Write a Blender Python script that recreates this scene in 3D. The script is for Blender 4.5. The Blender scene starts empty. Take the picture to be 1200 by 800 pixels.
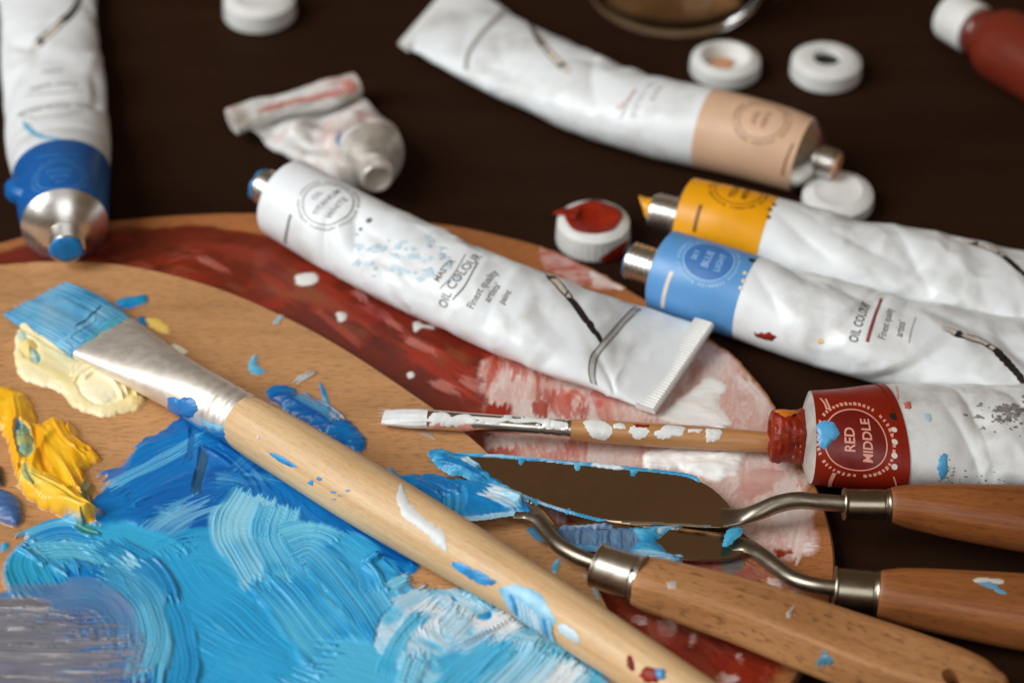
import bpy, bmesh, math, random
import numpy as np
from mathutils import Vector

random.seed(7)
RS = np.random.RandomState(11)
SC = bpy.context.scene
COL = SC.collection
MM = 0.001

# ------------------------------------------------------------------ camera maths (millimetres)
ELEV = math.radians(40.0)
HFOV = math.radians(24.0)
DIST = 541.0
CP = np.array([0.0, -DIST * math.cos(ELEV), DIST * math.sin(ELEV)])
CF = np.array([0.0, math.cos(ELEV), -math.sin(ELEV)])
CR = np.array([1.0, 0.0, 0.0])
CU = np.array([0.0, math.sin(ELEV), math.cos(ELEV)])
FPX = 600.0 / math.tan(HFOV / 2)


def ray(x, y):
    return CF + CR * ((x - 600.0) / FPX) - CU * ((y - 400.0) / FPX)


def at(x, y, z=0.0):
    d = ray(x, y)
    return CP + d * ((z - CP[2]) / d[2])


def on_plane(x, y, o, n):
    d = ray(x, y)
    return CP + d * (np.dot(o - CP, n) / np.dot(d, n))


def proj(P):
    q = P - CP
    dz = q @ CF
    return 600.0 + FPX * (q @ CR) / dz, 400.0 - FPX * (q @ CU) / dz


def S(r, g, b, k=1.0):
    def f(c):
        c /= 255.0
        return (c / 12.92 if c <= 0.04045 else ((c + 0.055) / 1.055) ** 2.4) * k
    return (f(r), f(g), f(b))


# ------------------------------------------------------------------ numpy noise
TAB = RS.rand(16, 128, 128)


def vnoise(x, y, seed=0):
    t = TAB[seed % 16]
    xi = np.floor(x).astype(int)
    yi = np.floor(y).astype(int)
    fx = x - xi
    fy = y - yi
    fx = fx * fx * (3 - 2 * fx)
    fy = fy * fy * (3 - 2 * fy)
    a = t[xi % 128, yi % 128]
    b = t[(xi + 1) % 128, yi % 128]
    c = t[xi % 128, (yi + 1) % 128]
    d = t[(xi + 1) % 128, (yi + 1) % 128]
    return (a * (1 - fx) + b * fx) * (1 - fy) + (c * (1 - fx) + d * fx) * fy


def fbm(x, y, seed=0, o=4):
    s = 0
    a = 0.5
    for k in range(o):
        s = s + a * vnoise(x * 2 ** k + 7.3 * k, y * 2 ** k + 3.1 * k, seed + k)
        a *= 0.5
    return s / (1 - 0.5 ** o)


def sstep(a, b, x):
    t = np.clip((x - a) / (b - a), 0, 1)
    return t * t * (3 - 2 * t)


def crom(pts, n=12, closed=False):
    P = [np.array(p, float) for p in pts]
    out = []
    m = len(P)
    for i in range(m if closed else m - 1):
        if closed:
            p0, p1, p2, p3 = P[i - 1], P[i], P[(i + 1) % m], P[(i + 2) % m]
        else:
            p1, p2 = P[i], P[i + 1]
            p0 = P[i - 1] if i > 0 else 2 * p1 - p2
            p3 = P[i + 2] if i + 2 < m else 2 * p2 - p1
        for k in range(n):
            t = k / n
            out.append(0.5 * ((2 * p1) + (p2 - p0) * t + (2 * p0 - 5 * p1 + 4 * p2 - p3) * t * t + (3 * p1 - p0 - 3 * p2 + p3) * t ** 3))
    if not closed:
        out.append(P[-1])
    return np.array(out)


# ------------------------------------------------------------------ materials
def newmat(name):
    m = bpy.data.materials.new(name)
    m.use_nodes = True
    nt = m.node_tree
    return m, nt, nt.nodes['Principled BSDF']


def nd(nt, kind, **kw):
    n = nt.nodes.new(kind)
    for k, v in kw.items():
        setattr(n, k, v)
    return n


def lk(nt, a, b):
    nt.links.new(a, b)


def mixc(nt, fac, a, b, blend='MIX'):
    n = nd(nt, 'ShaderNodeMix', data_type='RGBA', blend_type=blend)
    for sock, v in ((n.inputs[0], fac), (n.inputs[6], a), (n.inputs[7], b)):
        if hasattr(v, 'links'):
            lk(nt, v, sock)
        elif isinstance(v, (int, float)):
            sock.default_value = v
        else:
            sock.default_value = (*v, 1)
    return n.outputs[2]


def noise_tex(nt, vec, scale, detail=3, rough=0.5):
    n = nd(nt, 'ShaderNodeTexNoise')
    n.inputs['Scale'].default_value = scale
    n.inputs['Detail'].default_value = detail
    n.inputs['Roughness'].default_value = rough
    lk(nt, vec, n.inputs['Vector'])
    return n.outputs['Fac']


def ramp(nt, fac, stops):
    n = nd(nt, 'ShaderNodeValToRGB')
    el = n.color_ramp.elements
    while len(el) < len(stops):
        el.new(0.5)
    for e, (p, c) in zip(el, stops):
        e.position = p
        e.color = (*c, 1) if not isinstance(c, (int, float)) else (c, c, c, 1)
    lk(nt, fac, n.inputs['Fac'])
    return n.outputs['Color']


def mapping(nt, vec, scale, rotz=0.0):
    n = nd(nt, 'ShaderNodeMapping')
    n.inputs['Scale'].default_value = scale
    n.inputs['Rotation'].default_value = (0, 0, rotz)
    lk(nt, vec, n.inputs['Vector'])
    return n.outputs['Vector']


def bump(nt, bs, h, strength, dist):
    n = nd(nt, 'ShaderNodeBump')
    n.inputs['Strength'].default_value = strength
    n.inputs['Distance'].default_value = dist
    lk(nt, h, n.inputs['Height'])
    lk(nt, n.outputs['Normal'], bs.inputs['Normal'])


def plain(name, col, rough=0.5, metal=0.0, var=0.12, vscale=300, bmp=0.0, bscale=800, spec=0.5, coat=0.0):
    """one material with an uneven tone, uneven gloss and a fine relief"""
    m, nt, bs = newmat(name)
    tc = nd(nt, 'ShaderNodeTexCoord').outputs['Object']
    n = noise_tex(nt, tc, vscale, 4, 0.6)
    dark = tuple(c * (1 - var) for c in col)
    lite = tuple(min(1, c * (1 + var)) for c in col)
    lk(nt, ramp(nt, n, [(0.3, dark), (0.7, lite)]), bs.inputs['Base Color'])
    lk(nt, ramp(nt, noise_tex(nt, tc, vscale * 2.3, 3), [(0.3, max(0.02, rough * 0.85)), (0.7, min(1, rough * 1.15))]), bs.inputs['Roughness'])
    bs.inputs['Metallic'].default_value = metal
    bs.inputs['Specular IOR Level'].default_value = spec
    bs.inputs['Coat Weight'].default_value = coat
    if bmp:
        bump(nt, bs, noise_tex(nt, tc, bscale, 4, 0.6), bmp, 0.0004)
    return m


def ply_colour(nt, base, rot):
    """plywood: long soft figure, fine dark pores; returns colour and height"""
    tc = nd(nt, 'ShaderNodeTexCoord').outputs['Object']
    v1 = mapping(nt, tc, (18, 160, 40), rot)
    n1 = noise_tex(nt, v1, 1.0, 5, 0.6)
    v2 = mapping(nt, tc, (330, 1500, 300), rot + 0.12)
    n2 = noise_tex(nt, v2, 1.0, 3, 0.7)
    n3 = noise_tex(nt, tc, 32, 3, 0.5)
    c = ramp(nt, n1, [(0.25, tuple(x * 0.80 for x in base)), (0.75, tuple(x * 1.14 for x in base))])
    pores = ramp(nt, n2, [(0.36, 0.60), (0.50, 1.0)])
    c = mixc(nt, 0.75, c, pores, 'MULTIPLY')
    c = mixc(nt, 0.45, c, ramp(nt, n3, [(0.3, (0.80, 0.74, 0.68)), (0.7, (1, 1, 1))]), 'MULTIPLY')
    return c, n2


def mat_ply(name, base, rot):
    m, nt, bs = newmat(name)
    c, h = ply_colour(nt, base, rot)
    lk(nt, c, bs.inputs['Base Color'])
    bs.inputs['Roughness'].default_value = 0.55
    bs.inputs['Specular IOR Level'].default_value = 0.35
    bump(nt, bs, h, 0.25, 0.0002)
    return m


def mat_paint(name, ply=None, rough=0.36):
    """oil paint; its pigment comes from the stroke layer, thin film lets the wood through"""
    m, nt, bs = newmat(name)
    a = nd(nt, 'ShaderNodeAttribute', attribute_name='Pigment')
    c = a.outputs['Color']
    if ply:
        w, _ = ply_colour(nt, *ply)
        c = mixc(nt, a.outputs['Alpha'], w, a.outputs['Color'])
    tc = nd(nt, 'ShaderNodeTexCoord').outputs['Object']
    lk(nt, c, bs.inputs['Base Color'])
    lk(nt, ramp(nt, noise_tex(nt, tc, 260, 4, 0.6), [(0.3, rough * 0.75), (0.7, rough * 1.4)]), bs.inputs['Roughness'])
    bs.inputs['Specular IOR Level'].default_value = 0.42
    bump(nt, bs, noise_tex(nt, tc, 1500, 3, 0.6), 0.16, 0.0002)
    return m


def mat_handle(name, base, dark, fleck=0.5, rough=0.42):
    """turned hardwood; grain follows the handle through its UV (metres along, metres round)"""
    m, nt, bs = newmat(name)
    uv = nd(nt, 'ShaderNodeUVMap').outputs['UV']
    n1 = noise_tex(nt, mapping(nt, uv, (22, 520, 1)), 1.0, 5, 0.65)
    n2 = noise_tex(nt, mapping(nt, uv, (420, 4200, 1)), 1.0, 2, 0.55)
    n3 = noise_tex(nt, mapping(nt, uv, (40, 90, 1)), 1.0, 3, 0.5)
    c = ramp(nt, n1, [(0.28, dark), (0.62, base), (0.85, tuple(min(1, x * 1.12) for x in base))])
    c = mixc(nt, fleck, c, ramp(nt, n2, [(0.34, 0.42), (0.47, 1.0)]), 'MULTIPLY')
    c = mixc(nt, 0.4, c, ramp(nt, n3, [(0.3, 0.72), (0.7, 1.0)]), 'MULTIPLY')
    lk(nt, c, bs.inputs['Base Color'])
    lk(nt, ramp(nt, n3, [(0.3, rough * 0.8), (0.7, rough * 1.2)]), bs.inputs['Roughness'])
    bump(nt, bs, n2, 0.2, 0.0002)
    return m


def mat_metal(name, col, rough, metal=1.0):
    m, nt, bs = newmat(name)
    tc = nd(nt, 'ShaderNodeTexCoord').outputs['Object']
    n = noise_tex(nt, tc, 420, 4, 0.6)
    n2 = noise_tex(nt, tc, 60, 3)
    lk(nt, ramp(nt, n2, [(0.3, tuple(c * 0.88 for c in col)), (0.7, col)]), bs.inputs['Base Color'])
    lk(nt, ramp(nt, n, [(0.3, rough * 0.88), (0.7, rough * 1.15)]), bs.inputs['Roughness'])
    bs.inputs['Metallic'].default_value = metal
    return m


def mat_tube_white(name, tint=(0.80, 0.80, 0.785), grime=0.5, seed=0.0):
    """white lacquered aluminium, a little grubby"""
    m, nt, bs = newmat(name)
    tc = nd(nt, 'ShaderNodeTexCoord').outputs['Object']
    mp = nd(nt, 'ShaderNodeMapping')
    mp.inputs['Location'].default_value = (seed, seed * 0.7, 0)
    lk(nt, tc, mp.inputs['Vector'])
    v = mp.outputs['Vector']
    g = noise_tex(nt, v, 70, 5, 0.62)
    c = mixc(nt, ramp(nt, g, [(0.50, 0.0), (0.74, grime)]), tint, S(172, 164, 152))
    g2 = noise_tex(nt, v, 420, 4, 0.7)
    c = mixc(nt, ramp(nt, g2, [(0.66, 0.0), (0.74, 0.35 * grime)]), c, S(120, 108, 96))
    lk(nt, c, bs.inputs['Base Color'])
    lk(nt, ramp(nt, noise_tex(nt, v, 160, 3), [(0.3, 0.28), (0.7, 0.46)]), bs.inputs['Roughness'])
    bs.inputs['Specular IOR Level'].default_value = 0.5
    bump(nt, bs, noise_tex(nt, v, 130, 3, 0.5), 0.13, 0.0009)
    return m


WOOD_F = (S(198, 146, 97), 0.30)
WOOD_B = (S(178, 112, 64), -0.35)
M = {}
M['ply_front'] = mat_ply('palette_plywood', *WOOD_F)
M['ply_back'] = mat_ply('dark_palette_plywood', *WOOD_B)
M['ply_edge'] = plain('plywood_edge', S(120, 78, 45), 0.7, var=0.3, vscale=900)
M['paint_front'] = mat_paint('oil_paint_on_plywood', WOOD_F, 0.33)
M['paint_back'] = mat_paint('oil_paint_on_dark_plywood', WOOD_B, 0.42)
M['paint'] = mat_paint('oil_paint', None, 0.34)
M['white_paint'] = plain('white_oil_paint', S(232, 232, 228), 0.4, var=0.08, vscale=500, bmp=0.4, bscale=900)
M['blue_paint'] = plain('blue_oil_paint', S(48, 140, 198), 0.35, var=0.35, vscale=420, bmp=0.4, bscale=900)
M['sky_paint'] = plain('pale_blue_oil_paint', S(120, 184, 216), 0.35, var=0.25, vscale=420, bmp=0.4, bscale=900)
M['red_paint'] = plain('red_oil_paint', S(140, 34, 14), 0.40, var=0.35, vscale=380, bmp=0.4, bscale=800, spec=0.25)
M['yellow_paint'] = plain('yellow_oil_paint', S(240, 165, 30), 0.32, var=0.2, vscale=400, bmp=0.3)
M['pink_paint'] = plain('pink_oil_paint', S(205, 140, 128), 0.45, var=0.25, vscale=420, bmp=0.3)
M['grime'] = plain('grey_smudge', S(142, 138, 130), 0.6, var=0.35, vscale=700)
M['alu'] = mat_metal('bare_aluminium', (0.78, 0.76, 0.72), 0.30)
M['nickel'] = mat_metal('nickel_ferrule', (0.80, 0.76, 0.70), 0.24)
M['steel'] = mat_metal('blade_steel', (0.57, 0.44, 0.31), 0.24)
M['rod'] = mat_metal('dull_steel_rod', (0.30, 0.26, 0.20), 0.36)
M['plastic'] = plain('white_cap_plastic', (0.74, 0.735, 0.70), 0.42, var=0.05, vscale=250, bmp=0.1, bscale=500)
M['ink'] = plain('black_print', S(38, 33, 30), 0.5, var=0.2, vscale=900)
M['ink_grey'] = plain('grey_print', S(112, 106, 98), 0.5, var=0.2, vscale=900)
M['ink_soft'] = plain('soft_grey_print', S(150, 146, 138), 0.5, var=0.15, vscale=900)
M['ink_white'] = plain('white_print', S(226, 214, 200), 0.5, var=0.1, vscale=900)
M['ink_pale'] = plain('pale_blue_print', S(150, 190, 225), 0.5, var=0.1, vscale=900)
M['ink_rose'] = plain('rose_print', S(226, 160, 140), 0.5, var=0.1, vscale=900)
M['ink_red'] = plain('dull_red_print', S(140, 66, 60), 0.5, var=0.15, vscale=900)
M['hole'] = plain('dark_recess', S(30, 22, 16), 0.8, var=0.2)  # dark colour painted in for the shade inside holes


# ------------------------------------------------------------------ objects
def thing(name, label, cat, base, group=None, kind=None):
    o = bpy.data.objects.new(name, None)
    o.empty_display_size = 0.01
    COL.objects.link(o)
    o.location = Vector(base) * MM
    o['label'] = label
    o['category'] = cat
    if group:
        o['group'] = group
    if kind:
        o['kind'] = kind
    o['base_mm'] = [float(c) for c in base]
    return o


def base_of(o):
    while o is not None and 'base_mm' not in o:
        o = o.parent
    return np.array(o['base_mm'])


class MB:
    def __init__(self):
        self.v = []
        self.f = []
        self.m = []
        self.uv = []
        self.n = 0

    def add(self, v, f, m=0, uv=None):
        v = np.asarray(v, float).reshape(-1, 3)
        self.v.append(v)
        self.f += [tuple(i + self.n for i in q) for q in f]
        self.m += [m] * len(f)
        self.uv.append(uv if uv is not None else np.zeros((len(v), 2)))
        self.n += len(v)

    def build(self, name, mats, parent, smooth=True, label=None, sharp=40, cols=None, kind=None):
        if name == 'paint_smear' and 1 < len(self.v) <= 14:
            mats = mats if isinstance(mats, (list, tuple)) else [mats]
            start, o = 0, None
            for k, (v, uv) in enumerate(zip(self.v, self.uv)):
                end = start + len(v)
                fs = [(f, m) for f, m in zip(self.f, self.m) if start <= f[0] < end]
                one = MB()
                one.v, one.uv, one.n = [v], [uv], len(v)
                one.f = [tuple(i - start for i in f) for f, m in fs]
                one.m = [0] * len(fs)
                o = one.build('paint_smear', mats[fs[0][1]], parent, smooth, label, sharp)
                start = end
            return o
        if name == 'paint_smear' and len(self.v) > 14:
            kind = 'stuff'
        base = base_of(parent)
        V = (np.concatenate(self.v) - base) * MM
        me = bpy.data.meshes.new(name)
        me.from_pydata(V.tolist(), [], self.f)
        if not isinstance(mats, (list, tuple)):
            mats = [mats]
        for m in mats:
            me.materials.append(m)
        me.polygons.foreach_set('material_index', self.m)
        UV = np.concatenate(self.uv)
        ul = me.uv_layers.new(name='UVMap')
        li = np.zeros(len(me.loops), int)
        me.loops.foreach_get('vertex_index', li)
        ul.data.foreach_set('uv', (UV[li] * MM).ravel())
        if cols is not None:
            at_ = me.color_attributes.new('Pigment', 'FLOAT_COLOR', 'POINT')
            at_.data.foreach_set('color', cols.ravel())
        me.update()
        if smooth:
            me.polygons.foreach_set('use_smooth', [True] * len(me.polygons))
            if sharp:
                me.set_sharp_from_angle(angle=math.radians(sharp))
        o = bpy.data.objects.new(name, me)
        COL.objects.link(o)
        o.parent = parent
        if label:
            o['label'] = label
        if kind:
            o['kind'] = kind
        return o


def gridf(nu, nv, wrap=False):
    f = []
    for i in range(nu - 1):
        for j in range(nv if wrap else nv - 1):
            k = (j + 1) % nv
            f.append((i * nv + j, i * nv + k, (i + 1) * nv + k, (i + 1) * nv + j))
    return f


def pchip(x, y, q):
    """monotone cubic through stations, per column"""
    x = np.asarray(x, float)
    y = np.asarray(y, float)
    h = np.diff(x)
    dl = np.diff(y, axis=0) / h[:, None]
    m = np.zeros_like(y)
    m[0] = dl[0]
    m[-1] = dl[-1]
    for i in range(1, len(x) - 1):
        a, b = dl[i - 1], dl[i]
        w1, w2 = 2 * h[i] + h[i - 1], h[i] + 2 * h[i - 1]
        with np.errstate(divide='ignore', invalid='ignore'):
            hm = (w1 + w2) / (w1 / a + w2 / b)
        m[i] = np.where(a * b > 0, np.nan_to_num(hm), 0)
    k = np.clip(np.searchsorted(x, q) - 1, 0, len(x) - 2)
    t = ((q - x[k]) / h[k])[:, None]
    hh = h[k][:, None]
    return ((1 + 2 * t) * (1 - t) ** 2) * y[k] + t * (1 - t) ** 2 * hh * m[k] + t * t * (3 - 2 * t) * y[k + 1] + t * t * (t - 1) * hh * m[k + 1]


class Sweep:
    """a body swept along stations: centre, half-width vector, half-height vector, roundness"""

    def __init__(self, st, disp=None, floor=None, N=500):
        # st entries: dict(c=vec, a=, b=, roll=, p=, w=vec optional)
        C = np.array([s['c'] for s in st], float)
        L = np.concatenate([[0], np.cumsum(np.linalg.norm(np.diff(C, axis=0), axis=1))])
        self.L = L[-1]
        self.ss = L / self.L
        q = np.linspace(0, 1, N)
        Ci = np.array(crom_at(self.ss, C, q))
        T = np.gradient(Ci, axis=0)
        T /= np.linalg.norm(T, axis=1)[:, None]
        ab = np.array([[s['a'], s.get('b', s['a']), s.get('roll', 0.0), s.get('p', 2.0), s.get('skew', 0.0)] for s in st], float)
        ab = pchip(self.ss, ab, q)
        Z = np.array([0, 0, 1.0])
        W = np.cross(Z, T)
        W /= np.linalg.norm(W, axis=1)[:, None]
        H = np.cross(T, W)
        cr, sr = np.cos(ab[:, 2])[:, None], np.sin(ab[:, 2])[:, None]
        W2 = W * cr + H * sr
        H2 = H * cr - W * sr
        W2 = W2 + T * np.tan(ab[:, 4])[:, None]
        self.q = q
        self.C = Ci
        self.T = T
        self.W = W2 * ab[:, 0:1]
        self.H = H2 * ab[:, 1:2]
        self.ab = ab
        self.disp = disp
        self.floor = floor
        self._inv = None

    def comp(self, A, s):
        return np.stack([np.interp(s, self.q, A[:, k]) for k in range(A.shape[1])], -1)

    def ev(self, s, th, off=0.0):
        s = np.asarray(s, float)
        th = np.asarray(th, float)
        C, W, H, ab = self.comp(self.C, s), self.comp(self.W, s), self.comp(self.H, s), self.comp(self.ab, s)
        c, d = np.cos(th), np.sin(th)
        e = 2.0 / ab[..., 3]
        cx = np.sign(c) * np.abs(c) ** e
        sy = np.sign(d) * np.abs(d) ** e
        P = C + W * cx[..., None] + H * sy[..., None]
        a, b = ab[..., 0], ab[..., 1]
        n = (W / a[..., None]) * (c * b)[..., None] + (H / b[..., None]) * (d * a)[..., None]
        n /= np.linalg.norm(n, axis=-1)[..., None] + 1e-9
        k = off
        if self.disp is not None:
            k = k + self.disp(s, th, s * self.L, a)
        P = P + n * np.asarray(k)[..., None] if np.ndim(k) else P + n * k
        if self.floor is not None:
            P[..., 2] = np.maximum(P[..., 2], self.floor + 0.05)
        return P

    def rad(self, s, th):
        ab = self.comp(self.ab, np.array([s]))[0]
        return math.sqrt((ab[0] * math.sin(th)) ** 2 + (ab[1] * math.cos(th)) ** 2)

    def inv(self, px, py):
        if self._inv is None:
            s, th = np.meshgrid(np.linspace(0, 1, 260), np.linspace(-0.4 * math.pi, 1.4 * math.pi, 200), indexing='ij')
            P = self.ev(s, th)
            du = np.gradient(P, axis=0)
            dv = np.gradient(P, axis=1)
            n = np.cross(du, dv)
            mid = self.comp(self.C, s)
            n *= np.sign(np.sum(n * (P - mid), -1))[..., None]
            face = np.sum(n * (CP - P), -1) > 0
            X, Y = proj(P)
            self._inv = (s, th, X, Y, face)
        s, th, X, Y, face = self._inv
        d = (X - px) ** 2 + (Y - py) ** 2 + np.where(face, 0, 1e9)
        i = np.argmin(d)
        return s.flat[i], th.flat[i]

    def grid(self, s0, s1, nu, nv, off=0.0, th0=-math.pi / 2, span=2 * math.pi, wrap=True):
        s = np.linspace(s0, s1, nu)
        th = th0 + np.linspace(0, span, nv, endpoint=not wrap)
        Sg, Tg = np.meshgrid(s, th, indexing='ij')
        P = self.ev(Sg, Tg, off)
        R = float(self.ab[:, :2].mean())
        uv = np.stack([Sg * self.L, (Tg - th0) * R], -1)
        return P.reshape(-1, 3), gridf(nu, nv, wrap), uv.reshape(-1, 2)

    def add(self, mb, s0=0.0, s1=1.0, nu=120, nv=72, off=0.0, m=0, cap0=False, cap1=False, dome0=0.0, dome1=0.0):
        P, f, uv = self.grid(s0, s1, nu, nv, off)
        f = [tuple(reversed(q)) for q in f]
        mb.add(P, f, m, uv)
        for flag, row, s, dome, sg in ((cap0, 0, s0, dome0, -1), (cap1, nu - 1, s1, dome1, 1)):
            if not flag:
                continue
            ringp = P[row * nv:(row + 1) * nv]
            c = ringp.mean(0)
            T = self.comp(self.T, np.array([s]))[0] * sg
            rings = [ringp]
            for k in range(1, 7):
                t = k / 6.0
                rr = math.cos(t * math.pi / 2) if dome else 1 - t
                rr = max(rr, 0.02)
                rings.append(c + (ringp - c) * rr + T * dome * math.sin(t * math.pi / 2))
            V = np.concatenate(rings)
            ff = gridf(7, nv, True)
            if sg < 0:
                pass
            else:
                ff = [tuple(reversed(q)) for q in ff]
            ff.append(tuple(range(6 * nv, 7 * nv)) if sg < 0 else tuple(reversed(range(6 * nv, 7 * nv))))
            uvk = np.tile(uv[row * nv:(row + 1) * nv], (7, 1))
            mb.add(V, ff, m, uvk)
        return mb

    # --- things printed or smeared on the surface
    def plot(self, s0, t0, x, y, off):
        r = self.rad(s0, t0)
        return self.ev(np.clip(s0 - np.asarray(y) / self.L, 0, 1), t0 - np.asarray(x) / r, off)

    def ribbon(self, mb, pts, width, off=0.06, dome=0.0, m=0, n=10, jag=0.0):
        st = [self.inv(*p[:2]) for p in pts]
        s0 = float(np.mean([a[0] for a in st]))
        t0 = float(np.mean([a[1] for a in st]))
        r = self.rad(s0, t0)
        D = np.array([[(t0 - b) * r, (s0 - a) * self.L, (p[2] if len(p) > 2 else width)] for (a, b), p in zip(st, pts)])
        D = crom(D, n) if len(D) > 2 else np.array([D[0] + (D[1] - D[0]) * k / n for k in range(n + 1)])
        t = np.gradient(D[:, :2], axis=0)
        t /= np.linalg.norm(t, axis=1)[:, None] + 1e-9
        nn = np.stack([-t[:, 1], t[:, 0]], 1)
        K = 7 if dome else 3
        rows = []
        rng = RS.rand(len(D), 2)
        wn = fbm(np.arange(len(D)) * 0.31 + D[0, 0], np.zeros(len(D)) + D[0, 1], 2, 3)
        for i in range(len(D)):
            end = 1.0
            if dome:
                e = min(i, len(D) - 1 - i) / max(1, len(D) - 1)
                end = math.sqrt(min(1.0, e * 7 + 0.03))
            w = max(D[i, 2], 0.02) * 0.5 * end
            if dome:
                w *= 0.72 + 0.56 * float(wn[i])
            for k in range(K):
                u = -1 + 2 * k / (K - 1)
                j = jag * (rng[i, 0 if u < 0 else 1] - 0.5) * abs(u)
                xy = D[i, :2] + nn[i] * (u * w * (1 + j))
                hgt = off + dome * (1 - abs(u) ** 2.4) * end * (0.75 + 0.5 * rng[i, 0])
                rows.append((xy[0], xy[1], hgt))
        rows = np.array(rows)
        P = self.ev(np.clip(s0 - rows[:, 1] / self.L, 0, 1), t0 - rows[:, 0] / r, rows[:, 2])
        mb.add(P, gridf(len(D), K), m)

    def blob(self, mb, poly, off=0.06, dome=0.3, m=0, jag=1.0):
        st = [self.inv(*p) for p in poly]
        s0 = float(np.mean([a[0] for a in st]))
        t0 = float(np.mean([a[1] for a in st]))
        r = self.rad(s0, t0)
        D = np.array([[(t0 - b) * r, (s0 - a) * self.L] for a, b in st])
        D = ragged(0.55 * crom(D, 10, True) + 0.45 * lin_closed(D, 10), jag)
        c = D.mean(0)
        rings, hs = [], []
        for k in range(6):
            q = 1 - k / 5.0
            q = max(q, 0.01)
            rings.append(c + (D - c) * q)
            hs.append(off + dome * (1 - q ** 4) * (0.8 + 0.4 * fbm(rings[-1][:, 0] * 0.6 + c[0], rings[-1][:, 1] * 0.6, 3, 2)))
        rings = np.concatenate(rings)
        hs = np.concatenate(hs)
        P = self.ev(np.clip(s0 - rings[:, 1] / self.L, 0, 1), t0 - rings[:, 0] / r, hs)
        mb.add(P, gridf(6, len(D), True), m)

    def speckle(self, mb, cx, cy, rx, ry, n, lo, hi, dome=0.06, m=0):
        for i in range(n):
            x, y = cx + random.gauss(0, 0.5) * rx, cy + random.gauss(0, 0.5) * ry
            q = random.uniform(lo, hi)
            an = random.uniform(0, 6.28)
            poly = []
            for k in range(7):
                a = an + k * 2 * math.pi / 7
                rr = q * random.uniform(0.45, 1.2)
                poly.append((x + rr * 1.5 * math.cos(a), y + rr * 0.8 * math.sin(a)))
            self.blob(mb, poly, off=0.05 + 0.0008 * i, dome=dome, m=m)

    def text(self, mb, where, string, size, off=0.05, m=0, sx=1.0, bold=0.0, st=None, dy=0.0, dx=0.0, rot=0.0):
        s0, t0 = st if st else self.inv(*where)
        v, f = glyphs(string, size, bold)
        v = v * np.array([sx, 1.0])
        c, d = math.cos(rot), math.sin(rot)
        v = np.stack([v[:, 0] * c - v[:, 1] * d, v[:, 0] * d + v[:, 1] * c], 1)
        P = self.plot(s0, t0, v[:, 0] + dx, v[:, 1] + dy, off)
        mb.add(P, f, m)

    def ring(self, mb, st, r, w, off=0.05, m=0, n=72, ticks=0, ex=1.0):
        ang = np.linspace(0, 2 * math.pi, n, endpoint=False)
        if ticks:
            for k in range(ticks):
                a = 2 * math.pi * k / ticks
                if k % 9 == 8:
                    continue
                da = math.pi / ticks * random.uniform(0.4, 0.75)
                q = np.array([[r, a - da], [r, a + da], [r + w * random.uniform(0.6, 1), a + da], [r + w * random.uniform(0.6, 1), a - da]])
                mb.add(self.plot(*st, ex * q[:, 0] * np.cos(q[:, 1]), q[:, 0] * np.sin(q[:, 1]), off), [(0, 1, 2, 3)], m)
            return
        x = ex * np.concatenate([(r - w / 2) * np.cos(ang), (r + w / 2) * np.cos(ang)])
        y = np.concatenate([(r - w / 2) * np.sin(ang), (r + w / 2) * np.sin(ang)])
        mb.add(self.plot(*st, x, y, off), gridf(2, n, True), m)

    def disc(self, mb, st, r, off=0.04, m=0, n=48, dx=0, dy=0, ex=1.0):
        rr = np.concatenate([np.full(n, r * q) for q in (0.01, 0.25, 0.5, 0.75, 1.0)])
        ang = np.tile(np.linspace(0, 2 * math.pi, n, endpoint=False), 5)
        mb.add(self.plot(*st, ex * rr * np.cos(ang) + dx, rr * np.sin(ang) + dy, off), gridf(5, n, True), m)

    def rect(self, mb, st, x0, x1, y0, y1, off=0.05, m=0, n=12):
        X, Y = np.meshgrid(np.linspace(x0, x1, n), np.linspace(y0, y1, 3), indexing='ij')
        mb.add(self.plot(*st, X.ravel(), Y.ravel(), off), gridf(n, 3), m)


def crom_at(ss, C, q):
    return pchip_smooth(ss, C, q)


def pchip_smooth(x, y, q):
    x = np.asarray(x, float)
    h = np.diff(x)
    dl = np.diff(y, axis=0) / h[:, None]
    m = np.zeros_like(y)
    m[0] = dl[0]
    m[-1] = dl[-1]
    for i in range(1, len(x) - 1):
        m[i] = (dl[i - 1] * h[i] + dl[i] * h[i - 1]) / (h[i] + h[i - 1])
    k = np.clip(np.searchsorted(x, q) - 1, 0, len(x) - 2)
    t = ((q - x[k]) / h[k])[:, None]
    hh = h[k][:, None]
    return ((1 + 2 * t) * (1 - t) ** 2) * y[k] + t * (1 - t) ** 2 * hh * m[k] + t * t * (3 - 2 * t) * y[k + 1] + t * t * (t - 1) * hh * m[k + 1]


_gl = {}


def glyphs(string, size, bold=0.0):
    key = (string, size, bold)
    if key not in _gl:
        cu = bpy.data.curves.new('lettering', 'FONT')
        cu.body = string
        cu.size = size
        cu.align_x = 'CENTER'
        cu.align_y = 'CENTER'
        cu.resolution_u = 3
        cu.offset = bold
        cu.space_line = 0.85
        ob = bpy.data.objects.new('lettering', cu)
        COL.objects.link(ob)
        bpy.context.view_layer.update()
        me = ob.to_mesh()
        v = np.array([tuple(p.co)[:2] for p in me.vertices])
        f = [tuple(p.vertices) for p in me.polygons]
        ob.to_mesh_clear()
        bpy.data.objects.remove(ob)
        bpy.data.curves.remove(cu)
        _gl[key] = (v, f)
    return _gl[key]


def lin_closed(P, n):
    out = []
    for i in range(len(P)):
        a, b = P[i], P[(i + 1) % len(P)]
        out += [a + (b - a) * k / n for k in range(n)]
    return np.array(out)


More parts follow.
